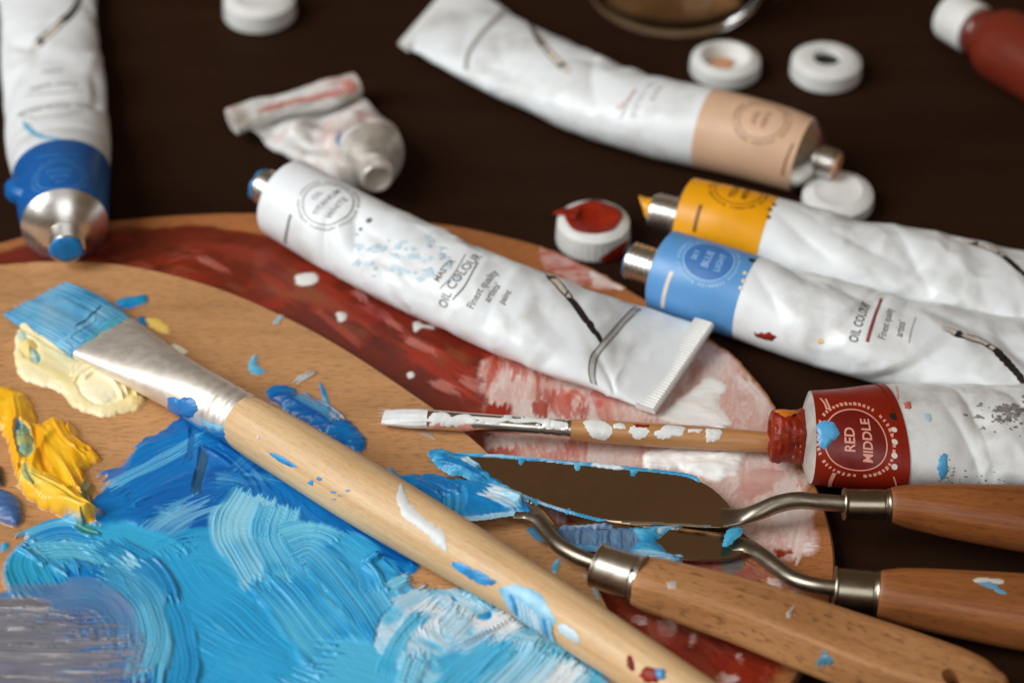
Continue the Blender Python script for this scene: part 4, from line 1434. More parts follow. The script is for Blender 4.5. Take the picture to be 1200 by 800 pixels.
def tube_white():
    LEN[0] = 118.0
    st = [stn(336, 233, 9.6, base=ZB), stn(417, 278, 10.5, 9.4, base=ZB), stn(500, 317, 11.4, 8.8, base=ZB), stn(580, 353, 12.2, 8.0, base=ZB), stn(678, 392, 13.8, 5.9, base=ZB), stn(745, 414, 15.0, 3.4, base=ZB)]
    st.append(tail((836, 384), (768, 484), 8.5, 5.2, 0.7, st[-1]['c']))
    sw = Sweep(st, crumple([(0.25, 128, 8, 2.6, 62, 2.2), (0.19, 150, 8, 1.6, 75, 0.8), (0.32, 118, 12, 4.0, 8, 1.2), (0.20, 165, 6, 1.2, 80, 0.5), (0.40, 85, 10, 2.5, 20, 0.5), (0.86, 150, 8, 1.2, 40, 0.7), (0.88, 120, 9, 1.6, -30, 0.5), (0.90, 95, 8, 2.2, -40, 0.5)], 0.7, 1, 0.24, freq=0.085), floor=ZB)
    t = thing('paint_tube', 'white paint tube with round titanium white emblem, lying diagonally across the palette rim', 'paint tube', at(560, 350, ZB), TUBES)
    LEN[0] = sw.L
    mb = MB()
    sw.add(mb, 0, 1, 220, 112)
    mb.build('tube_body', mat_tube_white('white_tube_lacquer', (0.83, 0.86, 0.875), 0.5, 0.1), t, sharp=None)
    nozzle_parts(t, sw, None, 2.4, 3.8, 6.0, tip=M['blue_paint'], tip_h=1.4)
    crimp(t, sw, M['plastic'])
    mb = MB()
    e = sw.inv(384, 236)
    sw.ring(mb, e, 5.9, 0.28, m=0)
    sw.ring(mb, e, 6.7, 0.8, m=1, ticks=54)
    sw.text(mb, None, 'OIL', 1.9, st=e, dy=3.2, m=0)
    sw.text(mb, None, 'TITANIUM', 1.95, st=e, dy=0.4, m=0, bold=0.03)
    sw.text(mb, None, 'WHITE', 2.2, st=e, dy=-2.6, m=0, bold=0.03)
    sw.ribbon(mb, [(335, 285), (337, 270), (341, 252)], 0.7, m=0)
    for px in ((433, 259), (422, 268), (417, 275)):
        sw.disc(mb, sw.inv(*px), 0.75 if px[0] == 433 else 0.5, m=0, n=20)
    mb.build('printed_emblem', [M['ink_grey'], M['ink_soft']], t, sharp=None)
    mb = MB()
    for px, s_, sz in (((521, 316), 'MASTER', 2.0), ((537, 326), 'OIL COLOUR', 3.0), ((564, 336), 'Finest quality', 2.3), ((578, 343), "artists'", 2.2), ((592, 348), 'paint', 2.0)):
        sw.text(mb, px, s_, sz, sx=0.95, m=0, bold=0.07 if sz > 3 else 0.04)
    sw.ribbon(mb, [(530, 352), (545, 333), (560, 308)], 0.35, m=0)
    sw.ribbon(mb, [(515, 338), (530, 322), (545, 298)], 0.3, m=1)
    mb.build('printed_text', [M['ink_grey'], M['ink_soft']], t, sharp=None)
    mb = MB()
    printed_brush(sw, mb, [(706, 401), (685, 372), (663, 343), (638, 316)], 1.7)
    mb.build('printed_brush', [M['ink'], M['ink_white']], t, sharp=None)
    mb = MB()
    rg = [(696, 450), (694, 436), (697, 418), (708, 402), (722, 386), (738, 370), (748, 361)]
    sw.ribbon(mb, rg, 1.4, m=1, off=0.05)
    for o_ in (-3.4, 3.4):
        sw.ribbon(mb, [(x + o_ * 0.9, y + o_ * 0.3) for x, y in rg], 0.28, m=0, off=0.08)
    mb.build('printed_ring', [M['ink_grey'], plain('pale_grey_print', S(186, 186, 184), 0.5)], t, sharp=None)
    mb = MB()
    sw.speckle(mb, 470, 290, 60, 14, 14, 2, 5)
    sw.speckle(mb, 480, 308, 60, 18, 26, 2, 7)
    sw.speckle(mb, 436, 288, 12, 8, 5, 2, 4)
    mb.build('paint_smear', plain('faint_blue_smear', S(192, 212, 224), 0.45, var=0.18, vscale=260), t, sharp=None)


def tube_flesh():
    LEN[0] = 110.0
    st = [stn(942, 182, 9.2), stn(905, 170, 9.7), stn(852, 156, 10.4, 9.6), stn(790, 142, 11.2, 9.2), stn(715, 120, 12.2, 8.4), stn(625, 82, 13.4, 6.6), stn(560, 48, 14.6, 4.0)]
    st.append(tail((468, 52), (538, -28), 3.0, 3.5, 0.7, st[-1]['c']))
    sw = Sweep(st, crumple([(0.46, 80, 12, 2.4, 50, 1.3), (0.52, 105, 9, 2.0, -50, 0.9), (0.70, 70, 12, 2.6, 30, 1.0), (0.34, 150, 8, 2.2, 10, 0.9), (0.62, 40, 12, 2.2, 5, 0.7), (0.8, 60, 10, 1.8, 40, 0.6)], 0.55, 3, 0.28, freq=0.07, mid=80), floor=0)
    LEN[0] = sw.L
    t = thing('paint_tube', 'white paint tube with beige band, nozzle open, at the back beside the glass dish', 'paint tube', at(720, 120, 0), TUBES)
    sb = 0.205
    mb = MB()
    sw.add(mb, sb, 1, 190, 104)
    mb.build('tube_body', mat_tube_white('flesh_tube_lacquer', (0.82, 0.845, 0.855), 0.55, 0.4), t, sharp=None)
    bmat = plain('beige_band_lacquer', S(216, 176, 144), 0.38, var=0.06, vscale=120)
    mb = MB()
    sw.add(mb, 0, sb + 0.004, 60, 104, off=0.06)
    mb.build('colour_band', bmat, t, sharp=None)
    nozzle_parts(t, sw, None, 4.2, 3.6, 4.2, tip=plain('beige_oil_paint', S(200, 148, 108), 0.4), tip_h=0.8)
    crimp(t, sw, M['plastic'], 4.5)
    mb = MB()
    e = sw.inv(893, 140)
    sw.ring(mb, e, 5.2, 0.25, off=0.12)
    sw.ring(mb, e, 6.0, 0.7, off=0.12, ticks=54)
    sw.text(mb, None, 'FLESH', 1.8, st=e, dy=0.8, off=0.12, bold=0.03)
    sw.text(mb, None, 'TINT', 1.8, st=e, dy=-1.6, off=0.12, bold=0.03)
    sw.ribbon(mb, [(916, 205), (920, 190), (930, 168)], 0.6, off=0.12)
    mb.build('printed_emblem', plain('brown_print', S(140, 104, 80), 0.5), t, sharp=None)
    mb = MB()
    for px, s_, sz in (((768, 108), 'MASTER', 1.8), ((752, 114), 'OIL COLOUR', 2.3), ((735, 122), 'Finest quality', 1.8)):
        sw.text(mb, px, s_, sz, sx=0.9)
    sw.ribbon(mb, [(722, 128), (735, 118), (746, 105)], 0.4, m=1)
    mb.build('printed_text', [M['ink_soft'], M['pink_paint']], t, sharp=None)
    mb = MB()
    printed_brush(sw, mb, [(612, 14), (625, 36), (642, 60), (668, 86)], 1.5)
    mb.build('printed_brush', [M['ink_grey'], M['ink_white']], t, sharp=None)
    mb = MB()
    sw.ribbon(mb, [(546, 82), (550, 62), (564, 40), (590, 12)], 1.6)
    mb.build('printed_ring', M['ink_soft'], t, sharp=None)


def tube_yellow():
    LEN[0] = 115.0
    st = [stn(804, 256, 9.5), stn(850, 267, 9.7), stn(900, 279, 10.2, 9.3), stn(985, 303, 11.6, 8.5), stn(1100, 321, 12.6, 7.2), stn(1195, 343, 13.4, 5.4), stn(1290, 372, 14.6, 3.0)]
    st.append(tail((1392, 350), (1348, 448), 2.0, 2.0, 0.7, st[-1]['c']))
    sw = Sweep(st, crumple([(0.26, 120, 9, 2.0, 25, 0.8), (0.36, 105, 14, 2.4, 18, 1.2), (0.46, 100, 10, 3.2, 60, 1.3), (0.44, 135, 10, 2.2, -25, 0.8), (0.60, 110, 9, 2.0, -35, 0.8)], 0.9, 5, 0.26, freq=0.08), floor=0)
    LEN[0] = sw.L
    t = thing('paint_tube', 'white paint tube with orange-yellow band, open nozzle tipped with yellow paint', 'paint tube', at(1000, 310, 0), TUBES)
    sb = 0.172
    mb = MB()
    sw.add(mb, sb, 1, 190, 104)
    mb.build('tube_body', mat_tube_white('yellow_tube_lacquer', (0.82, 0.845, 0.85), 0.6, 0.8), t, sharp=None)
    mb = MB()
    sw.add(mb, 0, sb + 0.004, 60, 104, off=0.06)
    mb.build('colour_band', plain('yellow_band_lacquer', S(238, 162, 14), 0.34, var=0.08, vscale=120), t, sharp=None)
    c, ax = nozzle_parts(t, sw, None, 2.4, 3.9, 6.0)
    mb = MB()
    T, W, H = axis_frame(ax)
    rows = []
    for k in range(9):
        q = k / 8
        cen = c + ax * (7.6 + 4.2 * q) + np.array([0, 0, 1.0]) * (0.2 + 3.0 * q * q)
        ang = np.linspace(0, 2 * math.pi, 24, endpoint=False)
        r1 = 3.4 * (1 - q ** 1.4) + 0.12
        r2 = 3.0 * (1 - q) + 0.15
        rows.append(cen + np.outer(np.cos(ang) * r1 * (1 + 0.1 * np.sin(3 * ang + k)), W) + np.outer(np.sin(ang) * r2, H))
    mb.add(np.concatenate(rows), gridf(9, 24, True) + [tuple(range(8 * 24, 9 * 24))])
    mb.build('paint_plug', M['yellow_paint'], t, sharp=None)
    crimp(t, sw, M['plastic'])
    mb = MB()
    e = sw.inv(866, 224)
    sw.ring(mb, e, 5.2, 0.25, off=0.12)
    sw.ring(mb, e, 6.0, 0.75, off=0.12, ticks=54)
    sw.text(mb, None, 'YELLOW', 1.9, st=e, dy=0.8, off=0.12, bold=0.04)
    sw.text(mb, None, 'MIDDLE', 1.8, st=e, dy=-1.8, off=0.12, bold=0.04)
    sw.ribbon(mb, [(813, 272), (817, 256), (822, 240)], 0.8, off=0.12)
    for px in ((907, 240), (902, 246), (900, 254)):
        sw.disc(mb, sw.inv(*px), 0.55, off=0.12, n=18)
    mb.build('printed_emblem', plain('brown_print_on_yellow', S(120, 76, 10), 0.5), t, sharp=None)
    mb = MB()
    printed_brush(sw, mb, [(1216, 336), (1196, 318), (1170, 296), (1128, 280)], 1.7)
    mb.build('printed_brush', [M['ink'], M['ink_white']], t, sharp=None)


def tube_lightblue():
    LEN[0] = 118.0
    st = [stn(779, 318, 9.5), stn(825, 333, 9.7), stn(875, 348, 10.2, 9.4), stn(980, 381, 11.6, 8.6), stn(1065, 402, 12.6, 7.6), stn(1150, 416, 13.3, 6.2), stn(1240, 428, 14.2, 4.2)]
    st.append(tail((1378, 395), (1350, 492), 2.0, 2.0, 0.7, st[-1]['c']))
    sw = Sweep(st, crumple([(0.24, 40, 9, 2.0, 55, 1.0), (0.27, 65, 8, 1.8, 30, 0.8), (0.34, 70, 14, 2.6, 10, 0.9), (0.62, 80, 12, 3.0, 10, 1.0), (0.70, 105, 14, 2.2, 20, 0.9), (0.23, 120, 6, 1.6, 40, 0.6)], 0.7, 8, 0.26, freq=0.08), floor=0)
    LEN[0] = sw.L
    t = thing('paint_tube', 'white paint tube with light blue band, lying in front of the yellow-banded tube', 'paint tube', at(1000, 390, 0), TUBES)
    sb = 0.176
    mb = MB()
    sw.add(mb, sb, 1, 190, 104)
    mb.build('tube_body', mat_tube_white('light_blue_tube_lacquer', (0.83, 0.855, 0.865), 0.55, 1.3), t, sharp=None)
    mb = MB()
    sw.add(mb, 0, sb + 0.004, 60, 104, off=0.06)
    mb.build('colour_band', plain('light_blue_band_lacquer', S(92, 152, 208), 0.36, var=0.06, vscale=120), t, sharp=None)
    nozzle_parts(t, sw, None, 2.4, 3.9, 6.4, tip=plain('dull_blue_paint', S(90, 120, 160), 0.4), tip_h=0.6)
    crimp(t, sw, M['plastic'])
    mb = MB()
    e = sw.inv(832, 304)
    sw.disc(mb, e, 5.0, off=0.10, m=1)
    sw.ring(mb, e, 5.3, 0.25, off=0.12)
    sw.ring(mb, e, 6.1, 0.75, off=0.12, ticks=54)
    sw.text(mb, None, 'SKY', 1.6, st=e, dy=2.9, off=0.14, bold=0.03)
    sw.text(mb, None, 'BLUE', 2.1, st=e, dy=0.3, off=0.14, bold=0.04)
    sw.text(mb, None, 'LIGHT', 1.8, st=e, dy=-2.4, off=0.14, bold=0.03)
    sw.ribbon(mb, [(777, 360), (780, 342), (787, 318)], 0.9, off=0.12, m=2)
    for px in ((873, 320), (871, 329), (868, 338)):
        sw.disc(mb, sw.inv(*px), 0.5, off=0.12, n=18, m=2)
    sw.disc(mb, sw.inv(882, 306), 0.8, off=0.12, n=18, m=3)
    mb.build('printed_emblem', [M['ink_pale'], plain('blue_emblem_print', S(66, 120, 184), 0.42), M['ink_white'], M['ink']], t, sharp=None)
    mb = MB()
    for px, s_, sz in (((1008, 373), 'OIL COLOUR', 2.7), ((1038, 377), 'Finest quality', 2.2), ((1056, 384), "artists'", 2.2)):
        sw.text(mb, px, s_, sz, sx=0.82 if sz > 2.5 else 0.86, bold=0.05 if sz > 2.5 else 0.02)
    sw.ribbon(mb, [(1016, 401), (1024, 378), (1033, 350)], 0.7, m=1)
    sw.ribbon(mb, [(1064, 402), (1068, 388), (1074, 372)], 0.2, m=2)
    mb.build('printed_text', [plain('dark_grey_print', S(86, 78, 70), 0.5), M['ink_red'], M['ink_soft']], t, sharp=None)
    mb = MB()
    printed_brush(sw, mb, [(1206, 456), (1185, 430), (1158, 404), (1104, 384)], 1.8)
    mb.build('printed_brush', [M['ink'], M['ink_white']], t, sharp=None)
    mb = MB()
    sw.blob(mb, [(881, 387), (886, 391), (894, 390), (905, 389), (909, 394), (906, 399), (896, 397), (886, 395)], dome=0.3, m=0)
    sw.blob(mb, [(956, 398), (963, 396), (967, 401), (960, 403)], dome=0.15, m=1)
    mb.build('paint_smear', [M['red_paint'], plain('cream_smear', S(240, 214, 150), 0.45)], t, sharp=None)


def tube_red():
    LEN[0] = 105.0
    st = [stn(949, 512, 10.8, 8.6, base=2.4), stn(980, 513, 11.6, 8.8, base=2.0), stn(1045, 513, 14.0, 8.6, base=0.9), stn(1130, 511, 14.6, 7.8, base=0), stn(1210, 512, 15.0, 6.6, base=0), stn(1320, 516, 15.4, 3.6)]
    st.append(tail((1440, 462), (1440, 578), 2.0, 2.0, 0.7, st[-1]['c']))
    sw = Sweep(st, crumple([(0.36, 70, 14, 2.4, 80, 0.9), (0.50, 85, 12, 3.0, 60, 1.0), (0.42, 45, 8, 1.6, 10, 0.8), (0.56, 130, 10, 2.0, 30, 0.9), (0.34, 140, 10, 2.0, 70, 0.7)], 0.8, 2, 0.30, freq=0.085), floor=0)
    LEN[0] = sw.L
    t = thing('paint_tube', 'stained white paint tube with dark red band reading RED MIDDLE', 'paint tube', at(1080, 515, 0), TUBES)
    sb = 0.182
    mb = MB()
    sw.add(mb, sb, 1, 190, 104)
    mb.build('tube_body', mat_tube_white('red_tube_lacquer', (0.82, 0.835, 0.825), 0.9, 2.2), t, sharp=None)
    bm = plain('red_band_lacquer', S(136, 32, 14), 0.42, var=0.14, vscale=120, spec=0.25)
    mb = MB()
    sw.add(mb, 0, sb + 0.004, 60, 104, off=0.06)
    sw.add(mb, sb - 0.010, sb + 0.006, 6, 104, off=0.2)
    mb.build('colour_band', bm, t, sharp=None)
    nozzle_parts(t, sw, None, 1.6, 4.6, 6.0, alu=plain('scuffed_pale_shoulder', S(196, 190, 182), 0.42, metal=0.25, var=0.22, vscale=200), neck_name='nozzle', tip=None)
    # the neck is caked with red paint
    c = sw.C[0]
    ax = -sw.T[0]
    mb = MB()
    pr = [(1.3, 4.9), (1.5, 5.4)] + [(1.7 + 0.33 * i, 5.5 + 0.10 * math.sin(i * 1.35) + 0.12 * math.sin(i * 0.6)) for i in range(19)] + [(8.2, 5.0), (8.4, 4.3), (8.3, 3.3), (7.7, 2.9), (7.5, 0.05)]
    lathe(mb, c, ax, pr, 90, wob=lambda a, i: 1 + 0.30 * (fbm(2.2 * np.cos(a) + 5 + i * 0.16, 2.2 * np.sin(a) + 5 + i * 0.05, 3, 4) - 0.5) + 0.10 * (fbm(6 * np.cos(a) + 9 + i * 0.5, 6 * np.sin(a) + 9, 5, 3) - 0.5))
    co_ = mb.build('paint_crust', plain('dried_red_brown_paint', S(132, 34, 8), 0.36, var=0.35, vscale=260, bmp=0.5, bscale=500, spec=0.3), t, sharp=None)
    for nm, ang_, dd, sz, mt in (('paint_smear', 100, 5.6, (2.2, 1.3), 'yellow_crust'), ('paint_smear', 165, 2.9, (0.8, 1.5), 'white_glint')):  # orange bit is crust; the white one is a painted highlight
        T_, W_, H_ = axis_frame(ax)
        mb = MB()
        rows = []
        for k in range(5):
            q = max(0.03, 1 - k / 4)
            for j in range(18):
                b_ = 2 * math.pi * j / 18
                rr = 1 + 0.25 * math.sin(3 * b_ + dd) + 0.12 * math.sin(5 * b_)
                a_ = math.radians(ang_) + sz[1] * q * rr * math.sin(b_) / 5.6
                rows.append(c + ax * (dd + sz[0] * q * rr * math.cos(b_)) + (W_ * math.cos(a_) + H_ * math.sin(a_)) * (5.75 + 0.5 * (1 - q ** 3)))
        mb.add(np.array(rows), gridf(5, 18, True))
        mb.build(nm, M['white_paint'] if mt == 'white_glint' else plain('orange_crust', S(196, 108, 30), 0.4, var=0.2), co_, sharp=None)
    mb = MB()
    e = sw.inv(1003, 516)
    sw.disc(mb, e, 5.2, off=0.10, m=1, ex=1.26)
    sw.ring(mb, e, 5.4, 0.25, off=0.12, ex=1.26)
    sw.ring(mb, e, 6.5, 0.85, off=0.12, ticks=50, ex=1.22)
    sw.text(mb, None, 'RED', 2.3, st=e, dy=0.9, off=0.14, bold=0.05, sx=1.25)
    sw.text(mb, None, 'MIDDLE', 2.3, st=e, dy=-2.0, off=0.14, bold=0.05, sx=1.15)
    for px in ((1048, 504), (1048, 518), (1048, 533), (1048, 547)):
        sw.disc(mb, sw.inv(*px), 0.62, off=0.12, n=18, m=2)
    sw.ribbon(mb, [(1050, 452), (1052, 466), (1050, 480)], 0.3, off=0.12)
    sw.ribbon(mb, [(1048, 558), (1050, 566), (1050, 572)], 0.3, off=0.12)
    sw.ribbon(mb, [(967, 468), (971, 474), (974, 481)], 0.4, off=0.12)
    sw.ribbon(mb, [(962, 467), (966, 473), (969, 480)], 0.4, off=0.12)
    sw.ribbon(mb, [(977, 554), (974, 564), (970, 576)], 0.7, off=0.12)
    sw.disc(mb, sw.inv(1047, 489), 1.0, off=0.12, n=22, m=3)
    mb.build('printed_emblem', [M['ink_rose'], plain('dark_red_emblem', S(112, 20, 14), 0.42), M['ink_white'], M['ink']], t, sharp=None)
    mb = MB()
    sw.blob(mb, [(957, 498), (966, 493), (977, 496), (981, 510), (976, 519), (966, 527), (959, 520)], dome=0.5, m=0, jag=0.6)
    sw.blob(mb, [(1103, 532), (1110, 534), (1110, 548), (1106, 560), (1101, 558), (1099, 546)], dome=0.1, m=0)
    sw.blob(mb, [(1060, 471), (1066, 471), (1067, 478), (1061, 478)], dome=0.1, m=1)
    sw.blob(mb, [(1083, 486), (1090, 484), (1091, 492), (1084, 493)], dome=0.06, m=2)
    mb.build('paint_smear', [plain('bright_blue_smear', S(84, 166, 214), 0.35, var=0.12), plain('rosy_smear', S(206, 110, 96), 0.45), plain('faint_sky_smear', S(190, 214, 226), 0.45)], t, sharp=None)
    mb = MB()
    sw.speckle(mb, 1180, 484, 30, 14, 70, 0.8, 3.6, dome=0.01)
    sw.speckle(mb, 1186, 490, 44, 20, 40, 0.5, 2.0, dome=0.01)
    sw.speckle(mb, 1113, 550, 7, 10, 10, 0.8, 2.5, dome=0.01)
    sw.speckle(mb, 1150, 560, 70, 12, 26, 0.4, 1.4, dome=0.01)
    o_ = mb.build('smudge', M['grime'], t, sharp=None)
    o_['kind'] = 'stuff'


def tube_blue():
    LEN[0] = 110.0
    st = [stn(76, 264, 9.9, base=3.4), stn(74, 238, 10.5, 9.9, base=2.8), stn(72, 204, 11.4, 9.0, base=1.2), stn(68, 165, 12.6, 7.2), stn(62, 90, 12.8, 5.8), stn(57, 20, 12.4, 4.8), stn(54, -30, 13.2, 3.4)]
    st.append(tail((20, -70), (92, -70), 3.0, 3.0, 0.7, st[-1]['c']))
    sw = Sweep(st, crumple([(0.36, 100, 9, 2.2, 80, 1.0), (0.42, 20, 10, 2.2, 20, 1.2), (0.55, 80, 14, 2.4, 10, 0.8), (0.30, 60, 8, 1.8, 60, 0.7), (0.36, 140, 8, 2.0, 70, 0.8), (0.24, 100, 9, 2.2, 85, 0.8)], 0.45, 4, 0.25, freq=0.06), floor=0)
    LEN[0] = sw.L
    t = thing('paint_tube', 'white paint tube with dark blue band, its silver nozzle pointing at the camera', 'paint tube', at(68, 140, 0), TUBES)
    sb = 0.165
    mb = MB()
    sw.add(mb, sb, 1, 180, 104)
    mb.build('tube_body', mat_tube_white('blue_tube_lacquer', (0.83, 0.85, 0.86), 0.5, 3.1), t, sharp=None)
    mb = MB()
    sw.add(mb, 0, sb + 0.004, 60, 104, off=0.06)
    mb.build('colour_band', plain('blue_band_lacquer', S(18, 92, 164), 0.34, var=0.1, vscale=120), t, sharp=None)
    nozzle_parts(t, sw, None, 4.6, 3.7, 5.2, tip=plain('bright_blue_plug', S(30, 122, 186), 0.35, var=0.25), tip_h=0.5)
    crimp(t, sw, M['plastic'])
    mb = MB()
    e = sw.inv(70, 206)
    sw.ring(mb, e, 5.4, 0.28, off=0.12)
    sw.ring(mb, e, 6.3, 0.7, off=0.12, ticks=54)
    sw.text(mb, None, 'OIL', 1.6, st=e, dy=2.6, off=0.12)
    sw.text(mb, None, 'BLUE', 2.0, st=e, dy=0.2, off=0.12)
    sw.text(mb, None, 'MIDDLE', 1.7, st=e, dy=-2.2, off=0.12)
    mb.build('printed_emblem', plain('mid_blue_print', S(78, 140, 196), 0.42), t, sharp=None)
    mb = MB()
    for px, s_, sz in (((64, 124), 'OIL COLOUR', 3.4), ((62, 100), 'Finest quality', 2.3), ((61, 84), "artists'", 2.0)):
        sw.text(mb, px, s_, sz, sx=1.0, bold=0.03)
    sw.ribbon(mb, [(30, 112), (64, 110), (98, 106)], 0.3)
    sw.ribbon(mb, [(28, 137), (64, 136), (98, 131)], 0.3)
    mb.build('printed_text', M['ink_grey'], t, sharp=None)
    mb = MB()
    printed_brush(sw, mb, [(97, -12), (88, 10), (68, 30), (36, 60)], 1.8)
    mb.build('printed_brush', [M['ink'], M['ink_white']], t, sharp=None)
    mb = MB()
    sw.ribbon(mb, [(26, 142), (36, 154), (50, 161), (70, 163)], 1.5, dome=0.2, jag=0.3)
    sw.blob(mb, [(12, 214), (22, 208), (26, 226), (18, 240), (10, 230)], dome=2.2, m=1)
    sw.ribbon(mb, [(40, 186), (70, 181), (104, 186)], 1.4, dome=0.2, jag=0.5, m=1)
    mb.build('paint_smear', [M['sky_paint'], plain('deep_blue_blob', S(22, 100, 172), 0.35)], t, sharp=None)


def tube_crumpled():
    LEN[0] = 40.0
    st = [stn(434, 186, 9.4, 9.0), stn(416, 176, 11.8, 7.0), stn(396, 164, 14.0, 4.6), stn(372, 146, 14.8, 2.8), stn(345, 122, 15.0, 1.8, z=5.0)]
    sw = Sweep(st, crumple([(0.30, 100, 14, 1.8, 80, 2.0), (0.55, 70, 12, 2.6, 30, 1.6), (0.6, 130, 10, 2.6, -40, 1.5), (0.22, 50, 8, 1.6, 60, 1.6), (0.8, 90, 9, 2.0, 80, 1.0), (0.45, 40, 9, 2.0, 10, 1.2)], 1.0, 6, 0.15, freq=0.06, folds=22, fd=2.3), floor=0)
    LEN[0] = sw.L
    t = thing('paint_tube', 'squeezed-out crumpled white paint tube with rolled tail and pink stains, open nozzle', 'paint tube', at(375, 150, 0), TUBES)
    mb = MB()
    sw.add(mb, 0, 1, 90, 104)
    m, nt, bs = newmat('stained_tube_lacquer')
    tc = nd(nt, 'ShaderNodeTexCoord').outputs['Object']
    n1 = noise_tex(nt, tc, 75, 3, 0.5)
    n2 = noise_tex(nt, mapping(nt, tc, (1, 1, 1), 0.5), 100, 3, 0.5)
    c = mixc(nt, ramp(nt, n1, [(0.48, 0.0), (0.66, 0.65)]), (0.74, 0.73, 0.70), S(206, 156, 142))
    c = mixc(nt, ramp(nt, n2, [(0.56, 0.0), (0.72, 0.7)]), c, S(160, 140, 122))
    lk(nt, c, bs.inputs['Base Color'])
    bs.inputs['Roughness'].default_value = 0.4
    mb.build('tube_body', m, t, sharp=None)
    nozzle_parts(t, sw, None, 4.0, 3.8, 6.0, alu=plain('paint_streaked_metal', S(206, 200, 190), 0.34, metal=0.3, var=0.3, vscale=260), tilt=(0.35, -0.15))
    # the tail rolled up on itself
    A, B = at(272, 142, 6.5), at(418, 99, 6.0)
    rs = []
    for k in range(6):
        q = k / 5
        rs.append(dict(c=A + (B - A) * q + np.array([0, 0, 0.4 * math.sin(q * 7)]), a=3.4 + 0.5 * math.sin(q * 9 + 1), b=2.5 + 0.4 * math.cos(q * 8), roll=0.3))
    rw = Sweep(rs, crumple([(0.3, 80, 8, 1.2, 10, 0.6), (0.7, 100, 8, 1.2, 10, 0.6)], 0.5, 9, -0.2, freq=0.15, folds=4, fd=0.5))
    mb = MB()
    rw.add(mb, 0, 1, 60, 40, cap0=True, cap1=True, dome0=0.6, dome1=0.6)
    mb.build('rolled_tail', m, t, sharp=None)
    mb = MB()
    rw.ribbon(mb, [(300, 132), (350, 118), (410, 104)], 1.6, dome=0.15, jag=0.6)
    rw.blob(mb, [(396, 96), (410, 92), (420, 104), (408, 112)], dome=0.25)
    mb.build('paint_smear', M['pink_paint'], t, sharp=None)
    mb = MB()
    sw.ribbon(mb, [(398, 172), (412, 163), (428, 158)], 1.8, dome=0.15, jag=0.4)
    mb.build('paint_smear', plain('greyed_blue_smear', S(110, 140, 170), 0.4), t, sharp=None)


# ------------------------------------------------------------------ caps, bottle, dish
CAPS = 'white tube caps scattered on the table'


def tube_cap(px, py, r, h, hole_r, label, fill=None, flip=False, tilt=(0, 0), z0=0.0, fill_h=0.4, dome=False):
    c = at(px, py, z0 + h * 0.55)
    base = np.array([c[0], c[1], z0])
    t = thing('tube_cap', label, 'cap', base, CAPS)
    ax = np.array([tilt[0], tilt[1], 1.0])
    ax /= np.linalg.norm(ax)
    lift = math.hypot(*tilt) * r * 0.8
    o = base + np.array([0, 0, lift])
    mb = MB()
    prof = [(0.0, 0.05), (0.0, r * 0.86), (0.25, r * 0.95), (0.8, r)]
    n = 96
    for k in range(6):
        prof.append((0.8 + (h - 2.0) * (k + 1) / 6, r - 0.04 * k))
    prof += [(h - 1.1, r * 0.95), (h - 0.6, r * 0.885), (h - 0.25, r * 0.80), (h - 0.06, r * 0.71)]
    if hole_r:
        prof += [(h, max(hole_r + 0.5, r * 0.55) if hole_r < 5 else hole_r + 0.25), (h - 0.1, hole_r + 0.2), (h - 0.4, hole_r), (h - min(4.0, h * 0.7), hole_r * 0.92), (h - min(4.0, h * 0.7) - 0.05, 0.05)]
    else:
        prof += [(h + 0.12, r * 0.68), (h - 0.08, r * 0.62), (h - 0.05, r * 0.3), (h - 0.02, 0.05)]
    lathe(mb, o, ax, prof, n, wob=lambda a, i: 1 + (0.012 * np.cos(a * 32) if 3 <= i <= 8 else 0))
    mb.build('cap_shell', M['plastic'], t, sharp=35)
    if fill is not None:
        mb = MB()
        fr = hole_r + 0.05
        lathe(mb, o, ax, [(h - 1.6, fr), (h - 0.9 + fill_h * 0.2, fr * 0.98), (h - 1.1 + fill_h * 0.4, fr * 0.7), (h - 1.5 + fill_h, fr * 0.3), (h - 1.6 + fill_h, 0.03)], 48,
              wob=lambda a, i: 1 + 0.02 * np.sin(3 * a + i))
        mb.build('residue_or_shade', fill, t, sharp=None)
    return t, o, ax


